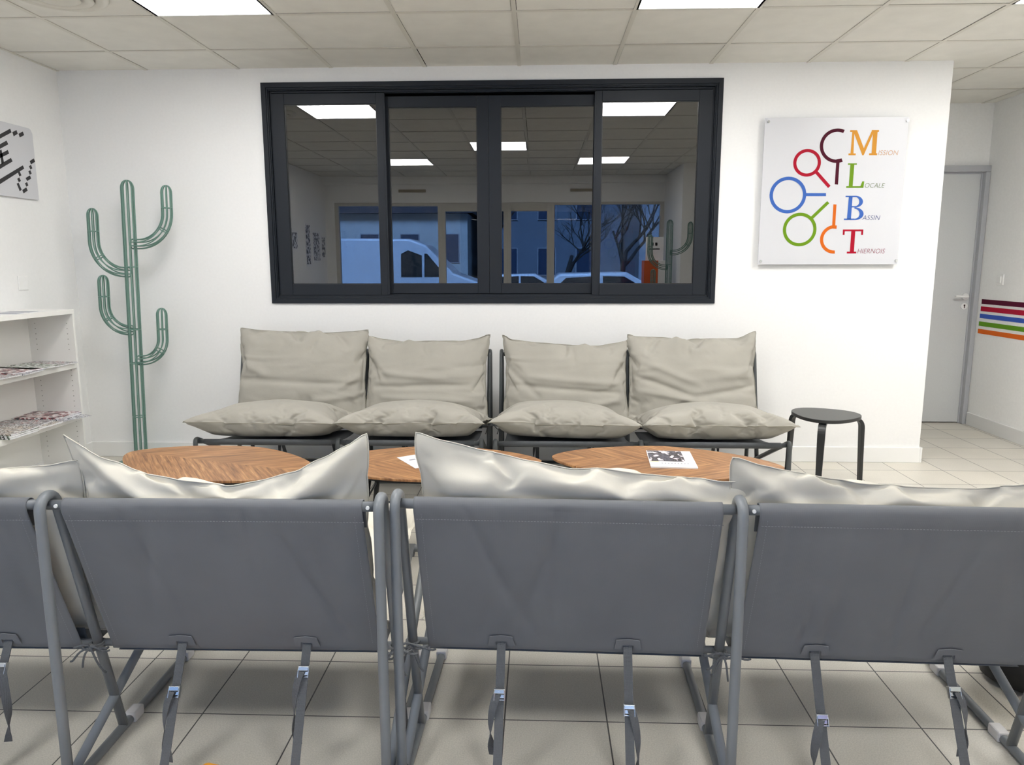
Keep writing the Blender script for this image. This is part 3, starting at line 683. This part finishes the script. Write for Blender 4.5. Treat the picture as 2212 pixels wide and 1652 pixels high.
        # straps with buckles
        for q, sx in enumerate((-.168, .168)):
            bt = buck[s*2+q]; xx = xc+sx
            a = Vector((xx, .164, .326)); b = Vector((xx, .004, .040))
            pts = [a.lerp(b, k/10) for k in range(11)]
            m = MB().ribbon(pts, [(1, 0, 0)]*11, .023, .003)
            st_ = m.build('strap', M_STRAP, t, bevel=.0006)
            # the second layer of the webbing below the buckle
            p = a.lerp(b, bt); dr = (b-a).normalized(); nn = Vector((0, -dr.z, dr.y)); nn = nn if nn.y < 0 else -nn
            Mx = Matrix.Translation(p+nn*.006) @ Matrix(((1, 0, 0), (0, dr.y, nn.y), (0, dr.z, nn.z))).to_4x4()
            bk = MB()
            bk.box((-.0145, -.014, -.008), (-.0125, .016, .006), Mx).box((.0125, -.014, -.008), (.0145, .016, .006), Mx)
            bk.tube([Mx @ Vector((-.014, -.011, .003)), Mx @ Vector((.014, -.011, .003))], .0045, 10)
            bk.box((-.0125, -.012, .004), (.0125, -.002, .0075), Mx).box((-.0125, .012, -.006), (.0125, .015, -.002), Mx).box((-.0120, .0, .000), (.0120, .009, .0025), Mx)
            bk.build('buckle', M_CHROME, st_, bevel=.0008)
            # loose end hanging from the buckle
            sgn = tails[s*2+q]; rnd.random(); L_ = rnd.uniform(.16, .23); pts = []; wds = []
            for k in range(15):
                f_ = k/14; out = .020*math.sin(min(1, f_*2.2)*PI/2)*(1-.3*f_)
                pts.append(p+nn*(.012+out*.9)+dr*.0+Vector((sgn*(.006+.018*math.sin(f_*2.6)), -.01*f_, -L_*f_+.004*math.sin(f_*9))))
                tw = sgn*(.3+1.5*f_*f_*2); wds.append((math.cos(tw), math.sin(tw), 0))
            MB().ribbon(pts, wds, .021, .0016).build('strap_tail', M_STRAP, st_)
            pt = MB(); py, pz = on_sling(.955, -.0045)
            def P(dx, dz): return (xx+dx, py-.0012+dz*-.34, pz+dz)
            pt.add([P(-.036, -.020), P(-.030, .010), P(0, .014), P(.030, .010), P(.036, -.020), P(.017, -.020), P(.015, -.006), P(-.015, -.006), P(-.017, -.020)], [(0, 1, 7, 8), (1, 2, 3, 6, 7), (3, 4, 5, 6)])
            pp = pt.build('slot_patch', slingm, sl_, solid=.002)
            ed = MB()
            ed.tube([P(-.034, -.016), P(-.030, .010), P(0, .014), P(.030, .010), P(.034, -.016)], .0009, 6)
            ed.build('patch_piping', M_STITCH, pp)
    # knotted tie cords at the lower joints
    for ji, x in enumerate(xs):
        m = MB(); c = Vector((x+.002, .150, .318))
        for (ax, az, ph) in ((-.045, .012, 0.), (.045, .010, .6)):
            lp = []
            for k in range(13):
                a = 2*PI*k/12; lp.append(c+Vector((ax*(.5-.5*math.cos(a)), -.012-.012*math.sin(a), az*math.sin(a)+.004*math.sin(2*a+ph))))
            m.tube(lp, .0032, 7)
        for dx, dz in ((-.055, -.030), (.030, -.060), (.060, .004), (-.02, -.045)):
            dx += rnd.uniform(-.015, .015); lp = [c+Vector((dx*f_, -.014-.012*math.sin(f_*3), dz*f_+.008*math.sin(f_*5))) for f_ in [k/8 for k in range(9)]]
            m.tube(lp, .0028, 7)
        ringp = [Vector((x+.017*math.cos(a), .172+.019*math.sin(a), .316)) for a in [2*PI*k/16 for k in range(16)]]
        m.tube(ringp, .0034, 7, closed=True)
        m.tube([c+Vector((-.009, -.012, .004)), c+Vector((.009, -.014, -.004))], .008, 8)
        m.build('tie_cord', M_STRAP, t, smooth='auto')
    return t
LA, RA = (-1.06, -3.252, 0), R(.7)
LB, RB = (.605, -3.238, 0), R(-1.6)
make_sofa('near sofa on the left seen from behind, cut by the left edge', LA, RA, M_SOFA, (.2, .22, .38, .22), seed=3, tails=(1, 1, -1, -1), sp=.812)
make_sofa('near sofa on the right seen from behind, cut by the right edge', LB, RB, M_SOFA, (.40, .48, .50, .27), seed=8, tails=(-1, 1, -1, 1), sp=.820)
LC, LD = (-.980, -.185, 0), (.690, -.185, 0)
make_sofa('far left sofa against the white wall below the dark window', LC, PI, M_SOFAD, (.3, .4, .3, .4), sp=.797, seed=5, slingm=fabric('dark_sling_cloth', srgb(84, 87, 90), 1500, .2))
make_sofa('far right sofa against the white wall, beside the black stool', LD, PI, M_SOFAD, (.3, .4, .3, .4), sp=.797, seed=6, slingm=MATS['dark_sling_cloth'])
# ------------------------------------------------------------------ cushions (inflated with the cloth solver, then fitted)
def start_pillow(W, D, nx, ny, pressure, seed, bend=.15):
    rnd = random.Random(seed); V = []; F = []; idx = {}; rimset = []
    ph = [rnd.uniform(0, 6.28) for _ in range(8)]
    uv = []
    for s in (1, -1):
        for j in range(ny+1):
            for i in range(nx+1):
                rim = i in (0, nx) or j in (0, ny)
                if s == -1 and rim: idx[(s, i, j)] = idx[(1, i, j)]; continue
                u, v = 2*i/nx-1, 2*j/ny-1
                z = s*.02*(1-u*u)*(1-v*v)+.004*math.sin(ph[0]+9*u+3*v)+.003*math.sin(ph[1]-7*v+11*u)
                if rim: z = .002*math.sin(40*u+ph[2])+.002*math.sin(37*v+ph[3])
                idx[(s, i, j)] = len(V); V.append((u*W/2, v*D/2, z)); uv.append((u, v, s, rim))
    for s in (1, -1):
        for j in range(ny):
            for i in range(nx):
                q = [idx[(s, i, j)], idx[(s, i+1, j)], idx[(s, i+1, j+1)], idx[(s, i, j+1)]]; F.append(q if s == 1 else q[::-1])
    rim = [idx[(1, i, 0)] for i in range(nx)]+[idx[(1, nx, j)] for j in range(ny)]+[idx[(1, i, ny)] for i in range(nx, 0, -1)]+[idx[(1, 0, j)] for j in range(ny, 0, -1)]
    me = bpy.data.meshes.new('pillow_sim'); me.from_pydata(V, [], F)
    o = bpy.data.objects.new('pillow_sim', me); C.objects.link(o)
    m = o.modifiers.new('c', 'CLOTH'); st_ = m.settings
    st_.quality = 5; st_.mass = .3; st_.tension_stiffness = 25; st_.compression_stiffness = 25; st_.shear_stiffness = 8; st_.bending_stiffness = bend
    st_.tension_damping = 10; st_.compression_damping = 10; st_.shear_damping = 10; st_.air_damping = 4
    st_.use_pressure = True; st_.uniform_pressure_force = pressure; st_.effector_weights.gravity = 0
    m.point_cache.frame_start = 1; m.point_cache.frame_end = 40
    return o, F, rim, nx, ny, idx, uv
sims = [start_pillow(.88, .74, 74, 64, 6.0, 1, .05), start_pillow(.88, .74, 74, 64, 5.5, 7, .05), start_pillow(.84, .66, 62, 50, 2.2, 3, .08), start_pillow(.84, .66, 62, 50, 2.2, 11, .08), start_pillow(.84, .66, 56, 46, 2.6, 5, .4)]
sc = bpy.context.scene
for f in range(1, 37): sc.frame_set(f)
SIM = []
dg = bpy.context.evaluated_depsgraph_get()
for (o, F, rim, nx, ny, idx, uv) in sims:
    me = o.evaluated_get(dg).to_mesh(); P = [v.co.copy() for v in me.vertices]; o.evaluated_get(dg).to_mesh_clear()
    # straighten: per column top/bottom rim, per row side rims -> normalised coordinates
    top = [P[idx[(1, i, ny)]] for i in range(nx+1)]; bot = [P[idx[(1, i, 0)]] for i in range(nx+1)]
    hw = (P[idx[(1, nx, 0)]].x-P[idx[(1, 0, 0)]].x)/2; hd_ = (P[idx[(1, 0, ny)]].y-P[idx[(1, 0, 0)]].y)/2
    cz = sum(p.z for p in P)/len(P); tmax = max(abs(p.z-cz) for p in P)
    def interp(lst, x):
        for a, b in zip(lst, lst[1:]):
            if a.x <= x <= b.x: t_ = (x-a.x)/max(1e-6, b.x-a.x); return a.y+(b.y-a.y)*t_
        return lst[0].y if x < lst[0].x else lst[-1].y
    class Q_: pass
    def side(i):
        out = []
        for j in range(ny+1):
            q = Q_(); q.x, q.y = P[idx[(1, i, j)]].y, P[idx[(1, i, j)]].x; out.append(q)
        return out
    sr, sl_r = side(nx), side(0); square = len(SIM) >= 2
    N = []
    for p in P:
        x = p.x; yt, yb = interp(top, x), interp(bot, x)
        n_ = p.y/yt if p.y > 0 else -p.y/yb
        sx_ = interp(sr, p.y) if p.x > 0 else -interp(sl_r, p.y)
        N.append(((.45*p.x/hw+.55*p.x/sx_) if square else p.x/hw, n_, (p.z-cz)/tmax, p.y/hd_))
    SIM.append((N, F, rim)); bpy.data.objects.remove(o); bpy.data.meshes.remove(bpy.data.meshes['pillow_sim']) if 'pillow_sim' in bpy.data.meshes else None
sc.frame_set(1)
def lerp_list(lst, u):
    if u <= lst[0][0]: return lst[0][1]
    for (a, va), (b, vb) in zip(lst, lst[1:]):
        if u <= b: t_ = (u-a)/(b-a); t_ = t_*t_*(3-2*t_)*.5+t_*.5; return va+(vb-va)*t_
    return lst[-1][1]
def cushion_mesh(name, t, sim, fn, m, mirror=False):
    N, F, rim = SIM[sim]
    vs = [fn(-a if mirror else a, b, c, d_) for a, b, c, d_ in N]
    fs = [f[::-1] for f in F] if mirror else F
    o = MB().add(vs, fs).build(name, m, t, smooth=True, subsurf=1)
    me = o.data; at = me.attributes.new('crease_edge', 'FLOAT', 'EDGE'); n_ = len(rim)
    rs = {frozenset((rim[i], rim[(i+1) % n_])) for i in range(n_)}
    for e_ in me.edges:
        if frozenset(e_.vertices) in rs: at.data[e_.index].value = 1.0
    pts = [Vector(vs[i]) for i in rim]; pts = [(pts[i-1]+pts[i]*6+pts[(i+1) % n_])/8 for i in range(n_)]
    MB().tube(pts, .0014, 6, closed=True).build('seam', M_SEAM if m is M_CUSH else M_CUSHF, t, smooth=True)
    return o
def seat_cushion(label, sofa_loc, rz, xc, sim, m, mirror=False, W=.415, yb=.215, yf=.845, zt=0., skew=0., tilt=0., grp=None):
    t = thing('seat_cushion', label, 'cushion', sofa_loc, (0, 0, rz), grp)
    def fn(a, b, c, d_):
        # a across, d_ along (-1 rear .. 1 front)
        y = yb+(yf-yb)*(d_+1)/2; x = xc+a*W+skew*(y-.5)
        f_ = (y-.2)/.6
        base = .292+.080*max(0, min(1, f_))     # top of the seat sling
        mid = base+.068+.030*max(0, (y-.70)/.14)
        z = mid + (c*.136 if c > 0 else c*.105)
        z = max(z, base+.004+.012*(abs(a)**2)) + tilt*a
        return (x, y, z+zt)
    cushion_mesh('cushion_cover', t, sim, fn, m, mirror); return t
def back_cushion(label, sofa_loc, rz, xc, sim, m, tops, mirror=False, folds=(), W=.405, zb=.335, thick=.085, off=.078, slump=0., grp=None, taper=0., zo=0.):
    # tops: list of (u, z of the top edge) measured from the photo
    t = thing('back_cushion', label, 'cushion', sofa_loc, (0, 0, rz), grp)
    def fn(a, b, c, d_):
        # the pillow leans along the sling from (y=.17,z=.31) to (y=.03,z=.75)
        s_ = (b+1)/2; zt = lerp_list(tops, max(-1, min(1, a)))
        z0 = zb; zz = z0+(zt-z0)*s_
        yy = .165-(zz-.32)*.325
        wv = W*(1-taper*math.sin(PI*min(1, max(0, s_))))
        x = xc+a*wv
        th = c*thick*(1.1 if c > 0 else .8)
        # a slumped top rolls over: thicker just under a sagging edge
        y = yy+off+th+slump*max(0, s_-.75)*4*.02
        z = zz+(th*.30 if m is M_CUSH else min(th*.30, max(0, (.92-s_)*.1))) if c > 0 else zz
        if c < 0: y = max(y, yy+.032)
        if zz > .74: y += (zz-.74)*.10
        for u0, s0, u1, s1, wd, am in folds:
            dx_, dz_ = u1-u0, s1-s0; L2_ = dx_*dx_+dz_*dz_; k_ = max(0, min(1, ((a-u0)*dx_+(s_-s0)*dz_)/L2_))
            dd = math.hypot(a-u0-dx_*k_, s_-s0-dz_*k_); g_ = am*(.75 if m is M_CUSHF else 1.15)*math.exp(-(dd/wd)**2)*min(1, 4*k_*(1-k_)+.35)
            y += (g_ if c > 0 else 0) if m is M_CUSH else -g_*(1 if c < .3 else -.3)
            if m is M_CUSHF: z += g_*.3
        return (x, y, z+zo)
    cushion_mesh('cushion_cover', t, sim, fn, m, mirror); return t
def tops(lst, x0, x1): return [(2*(x-x0)/(x1-x0)-1, z) for x, z in lst]
# far row: local x runs to the photo's left, so profiles are mirrored
F1 = [(-1.782, .922), (-1.663, .907), (-1.483, .898), (-1.244, .89), (-1.064, .899), (-.953, .911)]
F2 = [(-.966, .875), (-.857, .852), (-.723, .836), (-.56, .841), (-.353, .841), (-.264, .856), (-.181, .883)]
F3 = [(-.096, .88), (-.043, .85), (.148, .83), (.353, .816), (.5, .813), (.616, .831), (.694, .849)]
F4 = [(.685, .887), (.746, .87), (.906, .867), (1.037, .850), (1.195, .859), (1.368, .860), (1.486, .906)]
def flip(l): return [(-u, z) for u, z in reversed(l)]
GB, GS = 'beige back cushions on the far sofas', 'beige seat cushions on the far sofas'
FF = {0: ((-.9, .45, .9, .40, .022, -.012), (-.9, .62, -.5, .50, .04, .010), (.3, .98, .1, .72, .035, -.012), (.9, .5, .6, .35, .03, .012), (.2, .22, .95, .30, .03, .012)),
      1: ((-.8, .42, .7, .44, .022, -.014), (-.9, .6, .3, .52, .03, .010), (-.7, .3, .8, .25, .03, .012), (-.95, .75, -.6, .5, .03, -.010), (0, .6, .7, .66, .03, -.008)),
      2: ((-.9, .45, .95, .37, .022, -.014), (-.6, .55, .8, .5, .035, .012), (.1, .97, .12, .72, .03, -.010), (.9, .3, .3, .22, .04, .014), (-.9, .65, -.4, .3, .035, -.010)),
      3: ((-.95, .55, 0, .30, .03, -.016), (0, .30, .9, .42, .03, -.014), (-.9, .38, .4, .22, .03, .014), (-.05, .98, -.1, .78, .022, -.012), (.4, .55, .95, .62, .04, .010), (-.8, .7, .1, .45, .035, .010))}
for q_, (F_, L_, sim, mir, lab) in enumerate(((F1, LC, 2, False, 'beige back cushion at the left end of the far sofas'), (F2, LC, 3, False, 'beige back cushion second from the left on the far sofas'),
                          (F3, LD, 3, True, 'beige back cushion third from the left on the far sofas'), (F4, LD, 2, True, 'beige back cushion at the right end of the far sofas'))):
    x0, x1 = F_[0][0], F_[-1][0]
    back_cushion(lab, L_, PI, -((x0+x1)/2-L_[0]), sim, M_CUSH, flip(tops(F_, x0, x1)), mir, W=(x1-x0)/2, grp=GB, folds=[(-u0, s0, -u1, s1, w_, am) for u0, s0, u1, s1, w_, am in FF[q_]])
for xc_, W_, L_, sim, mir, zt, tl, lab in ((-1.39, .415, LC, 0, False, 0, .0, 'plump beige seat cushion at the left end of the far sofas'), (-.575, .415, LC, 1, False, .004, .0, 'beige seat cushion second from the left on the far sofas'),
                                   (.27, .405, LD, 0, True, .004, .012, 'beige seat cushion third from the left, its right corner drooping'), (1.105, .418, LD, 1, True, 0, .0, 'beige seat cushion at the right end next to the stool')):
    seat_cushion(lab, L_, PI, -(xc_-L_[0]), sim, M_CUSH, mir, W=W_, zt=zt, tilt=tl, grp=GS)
N1 = [(-1.83, .90), (-1.6, .845), (-1.222, .838), (-1.15, .844), (-1.078, .850), (-1.0, .866)]
N2 = [(-1.012, .937), (-.995, .919), (-.935, .870), (-.832, .828), (-.751, .812), (-.637, .797), (-.564, .81), (-.47, .835), (-.399, .871), (-.329, .906), (-.283, .937)]
N3 = [(-.172, .934), (-.101, .914), (.012, .886), (.114, .863), (.205, .846), (.283, .847), (.396, .833), (.508, .825), (.575, .817), (.657, .822)]
N4 = [(.590, .885), (.662, .862), (.729, .847), (.84, .829), (.907, .818), (1.061, .811), (1.17, .809), (1.234, .817), (1.33, .83), (1.41, .87)]
GNB, GNS = 'pale back cushions on the near sofas', 'pale seat cushions on the near sofas'
FOLDS = {0: ((-.2, .93, .95, .97, .035, .022), (-.5, .80, .6, .86, .04, -.02)),
         1: ((-.98, .99, -.35, .84, .035, .026), (-.45, .93, .25, .90, .03, -.016), (.97, .98, .25, .80, .05, .028), (.9, .86, .45, .74, .045, -.020), (-.9, .85, -.5, .78, .05, -.02), (-.2, .82, .6, .9, .03, .014)),
         2: ((-.85, .95, -.1, .82, .06, -.022), (-.2, .95, .4, .86, .035, .016), (.5, .93, .95, .80, .04, .024), (-.9, .80, -.3, .93, .06, .02), (.3, .8, .8, .9, .05, -.012)),
         3: ((-.95, .96, -.5, .80, .05, .026), (-.8, .85, -.2, .96, .05, -.02), (.1, .93, .7, .88, .04, .016), (0, .82, .9, .97, .06, -.016))}
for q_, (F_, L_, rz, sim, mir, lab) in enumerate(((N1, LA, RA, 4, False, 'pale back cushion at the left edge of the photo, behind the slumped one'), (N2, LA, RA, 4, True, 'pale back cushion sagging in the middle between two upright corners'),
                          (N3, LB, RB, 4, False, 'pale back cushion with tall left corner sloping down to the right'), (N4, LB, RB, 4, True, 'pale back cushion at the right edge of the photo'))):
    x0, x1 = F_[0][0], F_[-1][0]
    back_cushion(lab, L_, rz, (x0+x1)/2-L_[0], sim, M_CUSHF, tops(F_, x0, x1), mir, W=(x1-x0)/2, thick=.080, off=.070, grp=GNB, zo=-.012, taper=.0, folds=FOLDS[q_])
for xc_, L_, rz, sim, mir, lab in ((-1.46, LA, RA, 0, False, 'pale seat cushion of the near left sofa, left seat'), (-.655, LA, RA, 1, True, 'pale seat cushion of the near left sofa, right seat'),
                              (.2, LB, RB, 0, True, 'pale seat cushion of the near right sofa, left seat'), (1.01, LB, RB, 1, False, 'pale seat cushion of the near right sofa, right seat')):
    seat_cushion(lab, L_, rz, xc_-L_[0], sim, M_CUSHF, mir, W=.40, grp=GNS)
# ------------------------------------------------------------------ small things on the floor
t = thing('black_bag', 'black soft bag on the floor beside the right end of the near sofas', 'bag', (1.72, -2.66, 0))
bagf = lathe([(.001, .0), (.10, .0), (.155, .02), (.175, .10), (.165, .20), (.12, .27), (.05, .30), (.001, .30)], 28)
bagf.v = [(x*(1+.08*noise.noise(Vector((x*6, y*6, z*6)))), y*.8*(1+.1*noise.noise(Vector((x*5+3, y*6, z*6)))), z) for x, y, z in bagf.v]
bagf.build('bag_body', mat('black_nylon', srgb(20, 20, 21), .6, bump=.2, bump_scale=60), t, smooth=True)
MB().tube([(-.07, 0, .28), (-.06, 0, .36), (0, 0, .40), (.06, 0, .36), (.07, 0, .28)], .009, 8).build('handle', M_BLACKM, t, smooth=True)
ofo = MB(); ol = []
for cx_, cy_, a0 in ((.13, .09, 0), (-.13, .09, 90), (-.13, -.09, 180), (.13, -.09, 270)):
    for k in range(6): a = R(a0+18*k); ol.append((cx_+.012*math.cos(a), cy_+.012*math.sin(a)))
f_ = thing('yellow_folder', 'yellow orange folder lying on the floor at the bottom edge', 'folder', (-.645, -3.275, 0), (0, 0, R(-14)))
ofo.prism(ol, 0, .004).build('lower_cover', mat('orange_card', srgb(250, 176, 62), .5), f_)
MB().prism([(x*.985, y*.97) for x, y in ol], .004, .007).build('inner_sheets', M_PAPER, f_)
MB().prism(ol, .007, .010).build('upper_cover', MATS['orange_card'], f_)
# ------------------------------------------------------------------ rear of the room (seen mirrored in the dark window)
FR = mat('front_frame_paint', srgb(206, 204, 196), .5)
wr = MB()
ZT = 2.20
wr.box((XL, YB-.15, ZT), (1.93, YB, H)).box((XL, YB-.15, 0), (-2.86, YB, ZT))
wr.build('wall_front', M_WALLR, kind=ST)
MB().box((XL, YB, H-.10), (1.93, YB+.16, H)).build('trim_2', M_WALLR, kind=ST)
spans = [(-2.86, -1.30, 2.155), (-1.30, -.70, 2.08), (-.70, -.335, 2.08), (-.335, .30, 2.08), (.30, 1.93, 2.165)]
for n, (a, b, zt) in enumerate(spans):
    wdw = bpy.data.objects.new('window_%d' % (n+2), None); C.objects.link(wdw); wdw['kind'] = ST
    m = MB(); e1 = .055
    m.box((a, YB-.10, 0), (a+e1, YB-.02, ZT)).box((b-e1, YB-.10, 0), (b, YB-.02, ZT)).box((a+e1, YB-.10, zt), (b-e1, YB-.02, ZT)).box((a+e1, YB-.10, 0), (b-e1, YB-.02, .08))
    m.build('window_frame', FR, wdw, bevel=.003)
    MB().box((a+e1, YB-.065, .08), (b-e1, YB-.06, zt)).build('pane', M_GLASSB, wdw)
for x in (-1.72, .78):
    g_ = thing('air_grille', 'slim brown air grille above the shop front glazing, %s one' % ('left' if x < 0 else 'right'), 'grille', (x, YB, 2.37))
    MB().box((-.2, 0, -.02), (.2, .012, .02)).build('grille_body', mat('grille_brown', srgb(160, 150, 132), .5), g_, bevel=.003)
# papers on the left wall near the front
for n, (y, z, w_, h_, sd, lab) in enumerate(((-5.05, 1.58, .22, .58, 1., 'tall framed print on the left wall near the shop front'), (-5.42, 1.56, .34, .44, 2., 'poster with dark drawings on the left wall beside the framed print'), (-5.76, 1.56, .20, .34, 3., 'small blue notice on the left wall closest to the shop front'), (-4.50, 1.62, .24, .26, 4., 'white notice with grey writing, first on the left wall'))):
    q = thing('wall_notice', lab, 'poster', (XL, y, z))
    MB().box((.0, -w_/2, -h_/2), (.006, w_/2, h_/2)).build('backing', M_PAPER, q)
    MB().box((.006, -w_/2+.02, -h_/2+.03), (.007, w_/2-.02, h_/2-.03)).build('print', picture_material('notice_print_%d' % n, [srgb(225,225,225), srgb(225,225,228), srgb(120,120,126), srgb(60,60,66), srgb(60,90,150) if n == 2 else srgb(90,90,90)], 26, sd), q)
q = thing('display_stand', 'orange and white display stand beside the mirrored cactus', 'display stand', (1.62, -4.85, 0))
MB().box((-.13, -.12, 0), (.05, .12, 1.36)).build('orange_body', mat('orange_paint', srgb(206, 92, 44), .5), q, bevel=.004)
MB().box((.05, -.12, 0), (.14, .12, 1.36)).build('white_side', M_PAPER, q, bevel=.004)
MB().box((-.10, .0, 1.36), (.13, .006, 1.66)).build('notice_card', M_PAPER, q)
MB().box((-.03, .006, 1.55), (.0, .008, 1.59)).box((.02, .006, 1.55), (.05, .008, 1.59)).box((-.06, .006, 1.50), (.08, .008, 1.515)).build('card_print', MATS['ink_black'], q)
# ------------------------------------------------------------------ outside, seen mirrored through the glazing
MB().box((-40, -60, -.62), (40, YB-.15, -.5)).build('ground_street', mat('asphalt', srgb(96, 98, 102), .8, noise_amt=.1, noise_scale=4), kind=ST)
WH = mat('car_white', srgb(232, 234, 238), .3, coat=.5); CG = mat('car_glass', (.01, .015, .02, 1), .08); TY = mat('tyre_rubber', (.01, .01, .01, 1), .8)
def vehicle(name, label, cat, loc, rz, prof, width, wins, wheels, wr_=.33, L2=.12):
    t = thing(name, label, cat, loc, (0, 0, rz)); n = len(prof); vs = []
    for k, (sy, ins) in enumerate(((-1, L2), (-1, 0), (1, 0), (1, L2))):
        for x, z in prof:
            f_ = ins*max(0, (z-.9))/1.0; vs.append((x, sy*(width/2-(f_ if ins else 0) - (0 if ins else .0)), z))
    vs = []
    for sy in (-1, 1):
        for x, z in prof: vs.append((x, sy*(width/2-L2*max(0, z-.9)), z))
    fs = [tuple(range(n))[::-1], tuple(range(n, 2*n))]+[(i, (i+1) % n, n+(i+1) % n, n+i) for i in range(n)]
    MB().add(vs, fs).build('car_body', WH, t, bevel=.06, segs=3, smooth=False)
    for pl in wins:
        for sy in (-1, 1):
            MB().quad(*[(x, sy*(width/2-L2*max(0, z-.9)+.004), z) for x, z in pl]).build('side_glass', CG, t)
    for wx in wheels:
        for sy in (-1, 1): MB().cyl((wx, sy*(width/2-.08), wr_), wr_, .2, 'y', 28).build('wheel', TY, t, smooth='auto')
    return t
van = vehicle('delivery_van', 'white delivery van parked outside, seen mirrored in the dark window', 'van', (-4.55, -17.0, -.5), 0,
        [(-2.9, .35), (-2.9, 2.45), (-2.7, 2.55), (1.0, 2.52), (1.45, 2.35), (2.25, 1.55), (2.95, 1.30), (3.05, .9), (3.05, .35)], 2.0,
        [[(.75, 1.45), (1.35, 1.45), (1.35, 2.05), (.95, 2.2), (.75, 2.1)], [(1.42, 1.45), (2.05, 1.45), (1.5, 2.1), (1.42, 2.1)]], (-1.9, 2.2), .36, .1)
car_p = [(-2.1, .3), (-2.15, .85), (-1.7, 1.0), (-1.15, 1.42), (.35, 1.45), (1.15, 1.0), (2.0, .82), (2.15, .6), (2.1, .3)]
car_w = [[(-1.35, 1.0), (-1.0, 1.32), (-.25, 1.36), (-.25, 1.0)], [(-.18, 1.0), (-.18, 1.36), (.3, 1.35), (.9, 1.0)]]
vehicle('car', 'white car parked outside beyond the van', 'car', (-.35, -23.0, -.5), 0, car_p, 1.75, car_w, (-1.35, 1.35), .31, .18)
vehicle('car', 'white car parked close outside the shop front, seen mirrored low in the window', 'car', (1.75, -12.6, -.32), 0, car_p, 1.75, car_w, (-1.35, 1.35), .31, .18)
def building(label, x0, x1, y, zt, wallc, roofh, wz, n):
    b = thing('house', label, 'building', ((x0+x1)/2, y, -.5)); W_ = (x1-x0)/2
    MB().box((-W_, -8, 0), (W_, 0, zt)).build('facade', mat('render_'+str(n), wallc, .8, noise_amt=.08, noise_scale=1.5), b)
    if roofh: MB().add([(-W_-.3, .4, zt), (W_+.3, .4, zt), (W_+.3, -4, zt+roofh), (-W_-.3, -4, zt+roofh), (-W_-.3, -8.4, zt), (W_+.3, -8.4, zt)], [(0, 1, 2, 3), (3, 2, 5, 4), (0, 3, 4), (1, 5, 2)]).build('roof', mat('roof_slate', srgb(64, 60, 66), .7), b)
    xx = -W_+1.0
    while xx < W_-1.2:
        for z in wz:
            f_ = MB().box((xx-.05, 0, z-.05), (xx+.97, .05, z+1.47)).build('window_surround', mat('surround', srgb(170, 172, 176), .6), b)
            MB().box((xx, .05, z), (xx+.92, .06, z+1.42)).build('pane', mat('far_pane', srgb(60, 74, 96), .2), f_)
        xx += 2.1
    return b
building('pale house with slate roof across the street, left part', -16.5, -3.6, -34, 4.4, srgb(205, 205, 200), 2.2, (1.9,), 0)
building('darker tall building across the street, right part', -3.0, 4.6, -36, 9, srgb(120, 128, 138), 0, (1.2, 4.2), 1)
building('light grey block at the right across the street', 4.8, 14, -30, 10, srgb(160, 168, 178), 0, (1.2, 4.2), 2)
def tree(label, x, y, h_, sd):
    rr = random.Random(sd); t = thing('bare_tree', label, 'tree', (x, y, -.5)); m = MB()
    def br(p, d_, L_, r_, lv):
        pts = [p]; q = p
        for k in range(4): d_ = (d_+Vector((rr.uniform(-.18, .18), rr.uniform(-.18, .18), rr.uniform(-.05, .12)))).normalized(); q = q+d_*L_/4; pts.append(q)
        m.tube(pts, [r_*(1-.12*k) for k in range(5)], 5 if lv > 1 else 8)
        if lv < 5:
            for k in range(3 if lv < 4 else 2):
                d2 = (d_+Vector((rr.uniform(-.9, .9), rr.uniform(-.9, .9), rr.uniform(-.1, .5)))).normalized(); br(pts[rr.choice((2, 3, 4))], d2, L_*.72, r_*.55, lv+1)
    br(Vector((0, 0, 0)), Vector((0, 0, 1)), h_*.38, .14, 0)
    m.build('branches', mat('bark', srgb(52, 48, 46), .9), t); return t
tree('bare leafless tree outside, between the van and the car', -1.9, -25, 6.5, 2)
tree('bare leafless tree outside on the right', 1.2, -26, 6.0, 9)
tree('bare leafless tree outside far right', 3.4, -24, 6.0, 14)
# ------------------------------------------------------------------ light and world
wd = bpy.data.worlds.new('world'); sc.world = wd; wd.use_nodes = True
bg = wd.node_tree.nodes['Background']; bg.inputs[0].default_value = (.36, .56, 1.0, 1); bg.inputs[1].default_value = 1.05
def area(name, loc, rot, sx, sy, e_, col):
    l = bpy.data.lights.new(name, 'AREA'); l.shape = 'RECTANGLE'; l.size = sx; l.size_y = sy; l.energy = e_; l.color = col
    o_ = bpy.data.objects.new(name, l); C.objects.link(o_); o_.location = loc; o_.rotation_euler = rot; return o_
sl = bpy.data.lights.new('street_fill_sun', 'SUN'); sl.energy = 13; sl.color = (.30, .52, 1.0); sl.angle = R(20)
so = bpy.data.objects.new('street_fill_sun', sl); C.objects.link(so); so.rotation_euler = (R(-42), 0, R(8))     # added blue sun that brightens only the street, aimed away from the room
# ------------------------------------------------------------------ camera
cd = bpy.data.cameras.new('camera'); co = bpy.data.objects.new('camera', cd); C.objects.link(co); sc.camera = co
cd.sensor_fit = 'HORIZONTAL'; cd.sensor_width = 36; cd.lens = 36*FPX/2212; cd.clip_start = .02; cd.clip_end = 200
co.matrix_world = Matrix(((BR.x, BU.x, -BF.x, CAM[0]), (BR.y, BU.y, -BF.y, CAM[1]), (BR.z, BU.z, -BF.z, CAM[2]), (0, 0, 0, 1)))
sc.view_settings.view_transform = 'Standard'; sc.view_settings.look = 'None'; sc.view_settings.exposure = -0.04; sc.view_settings.gamma = 1.0
sc.cycles.max_bounces = 8; sc.cycles.diffuse_bounces = 5; sc.cycles.glossy_bounces = 4; sc.cycles.transparent_max_bounces = 12
sc.cycles.use_denoising = True; sc.cycles.sample_clamp_indirect = 8
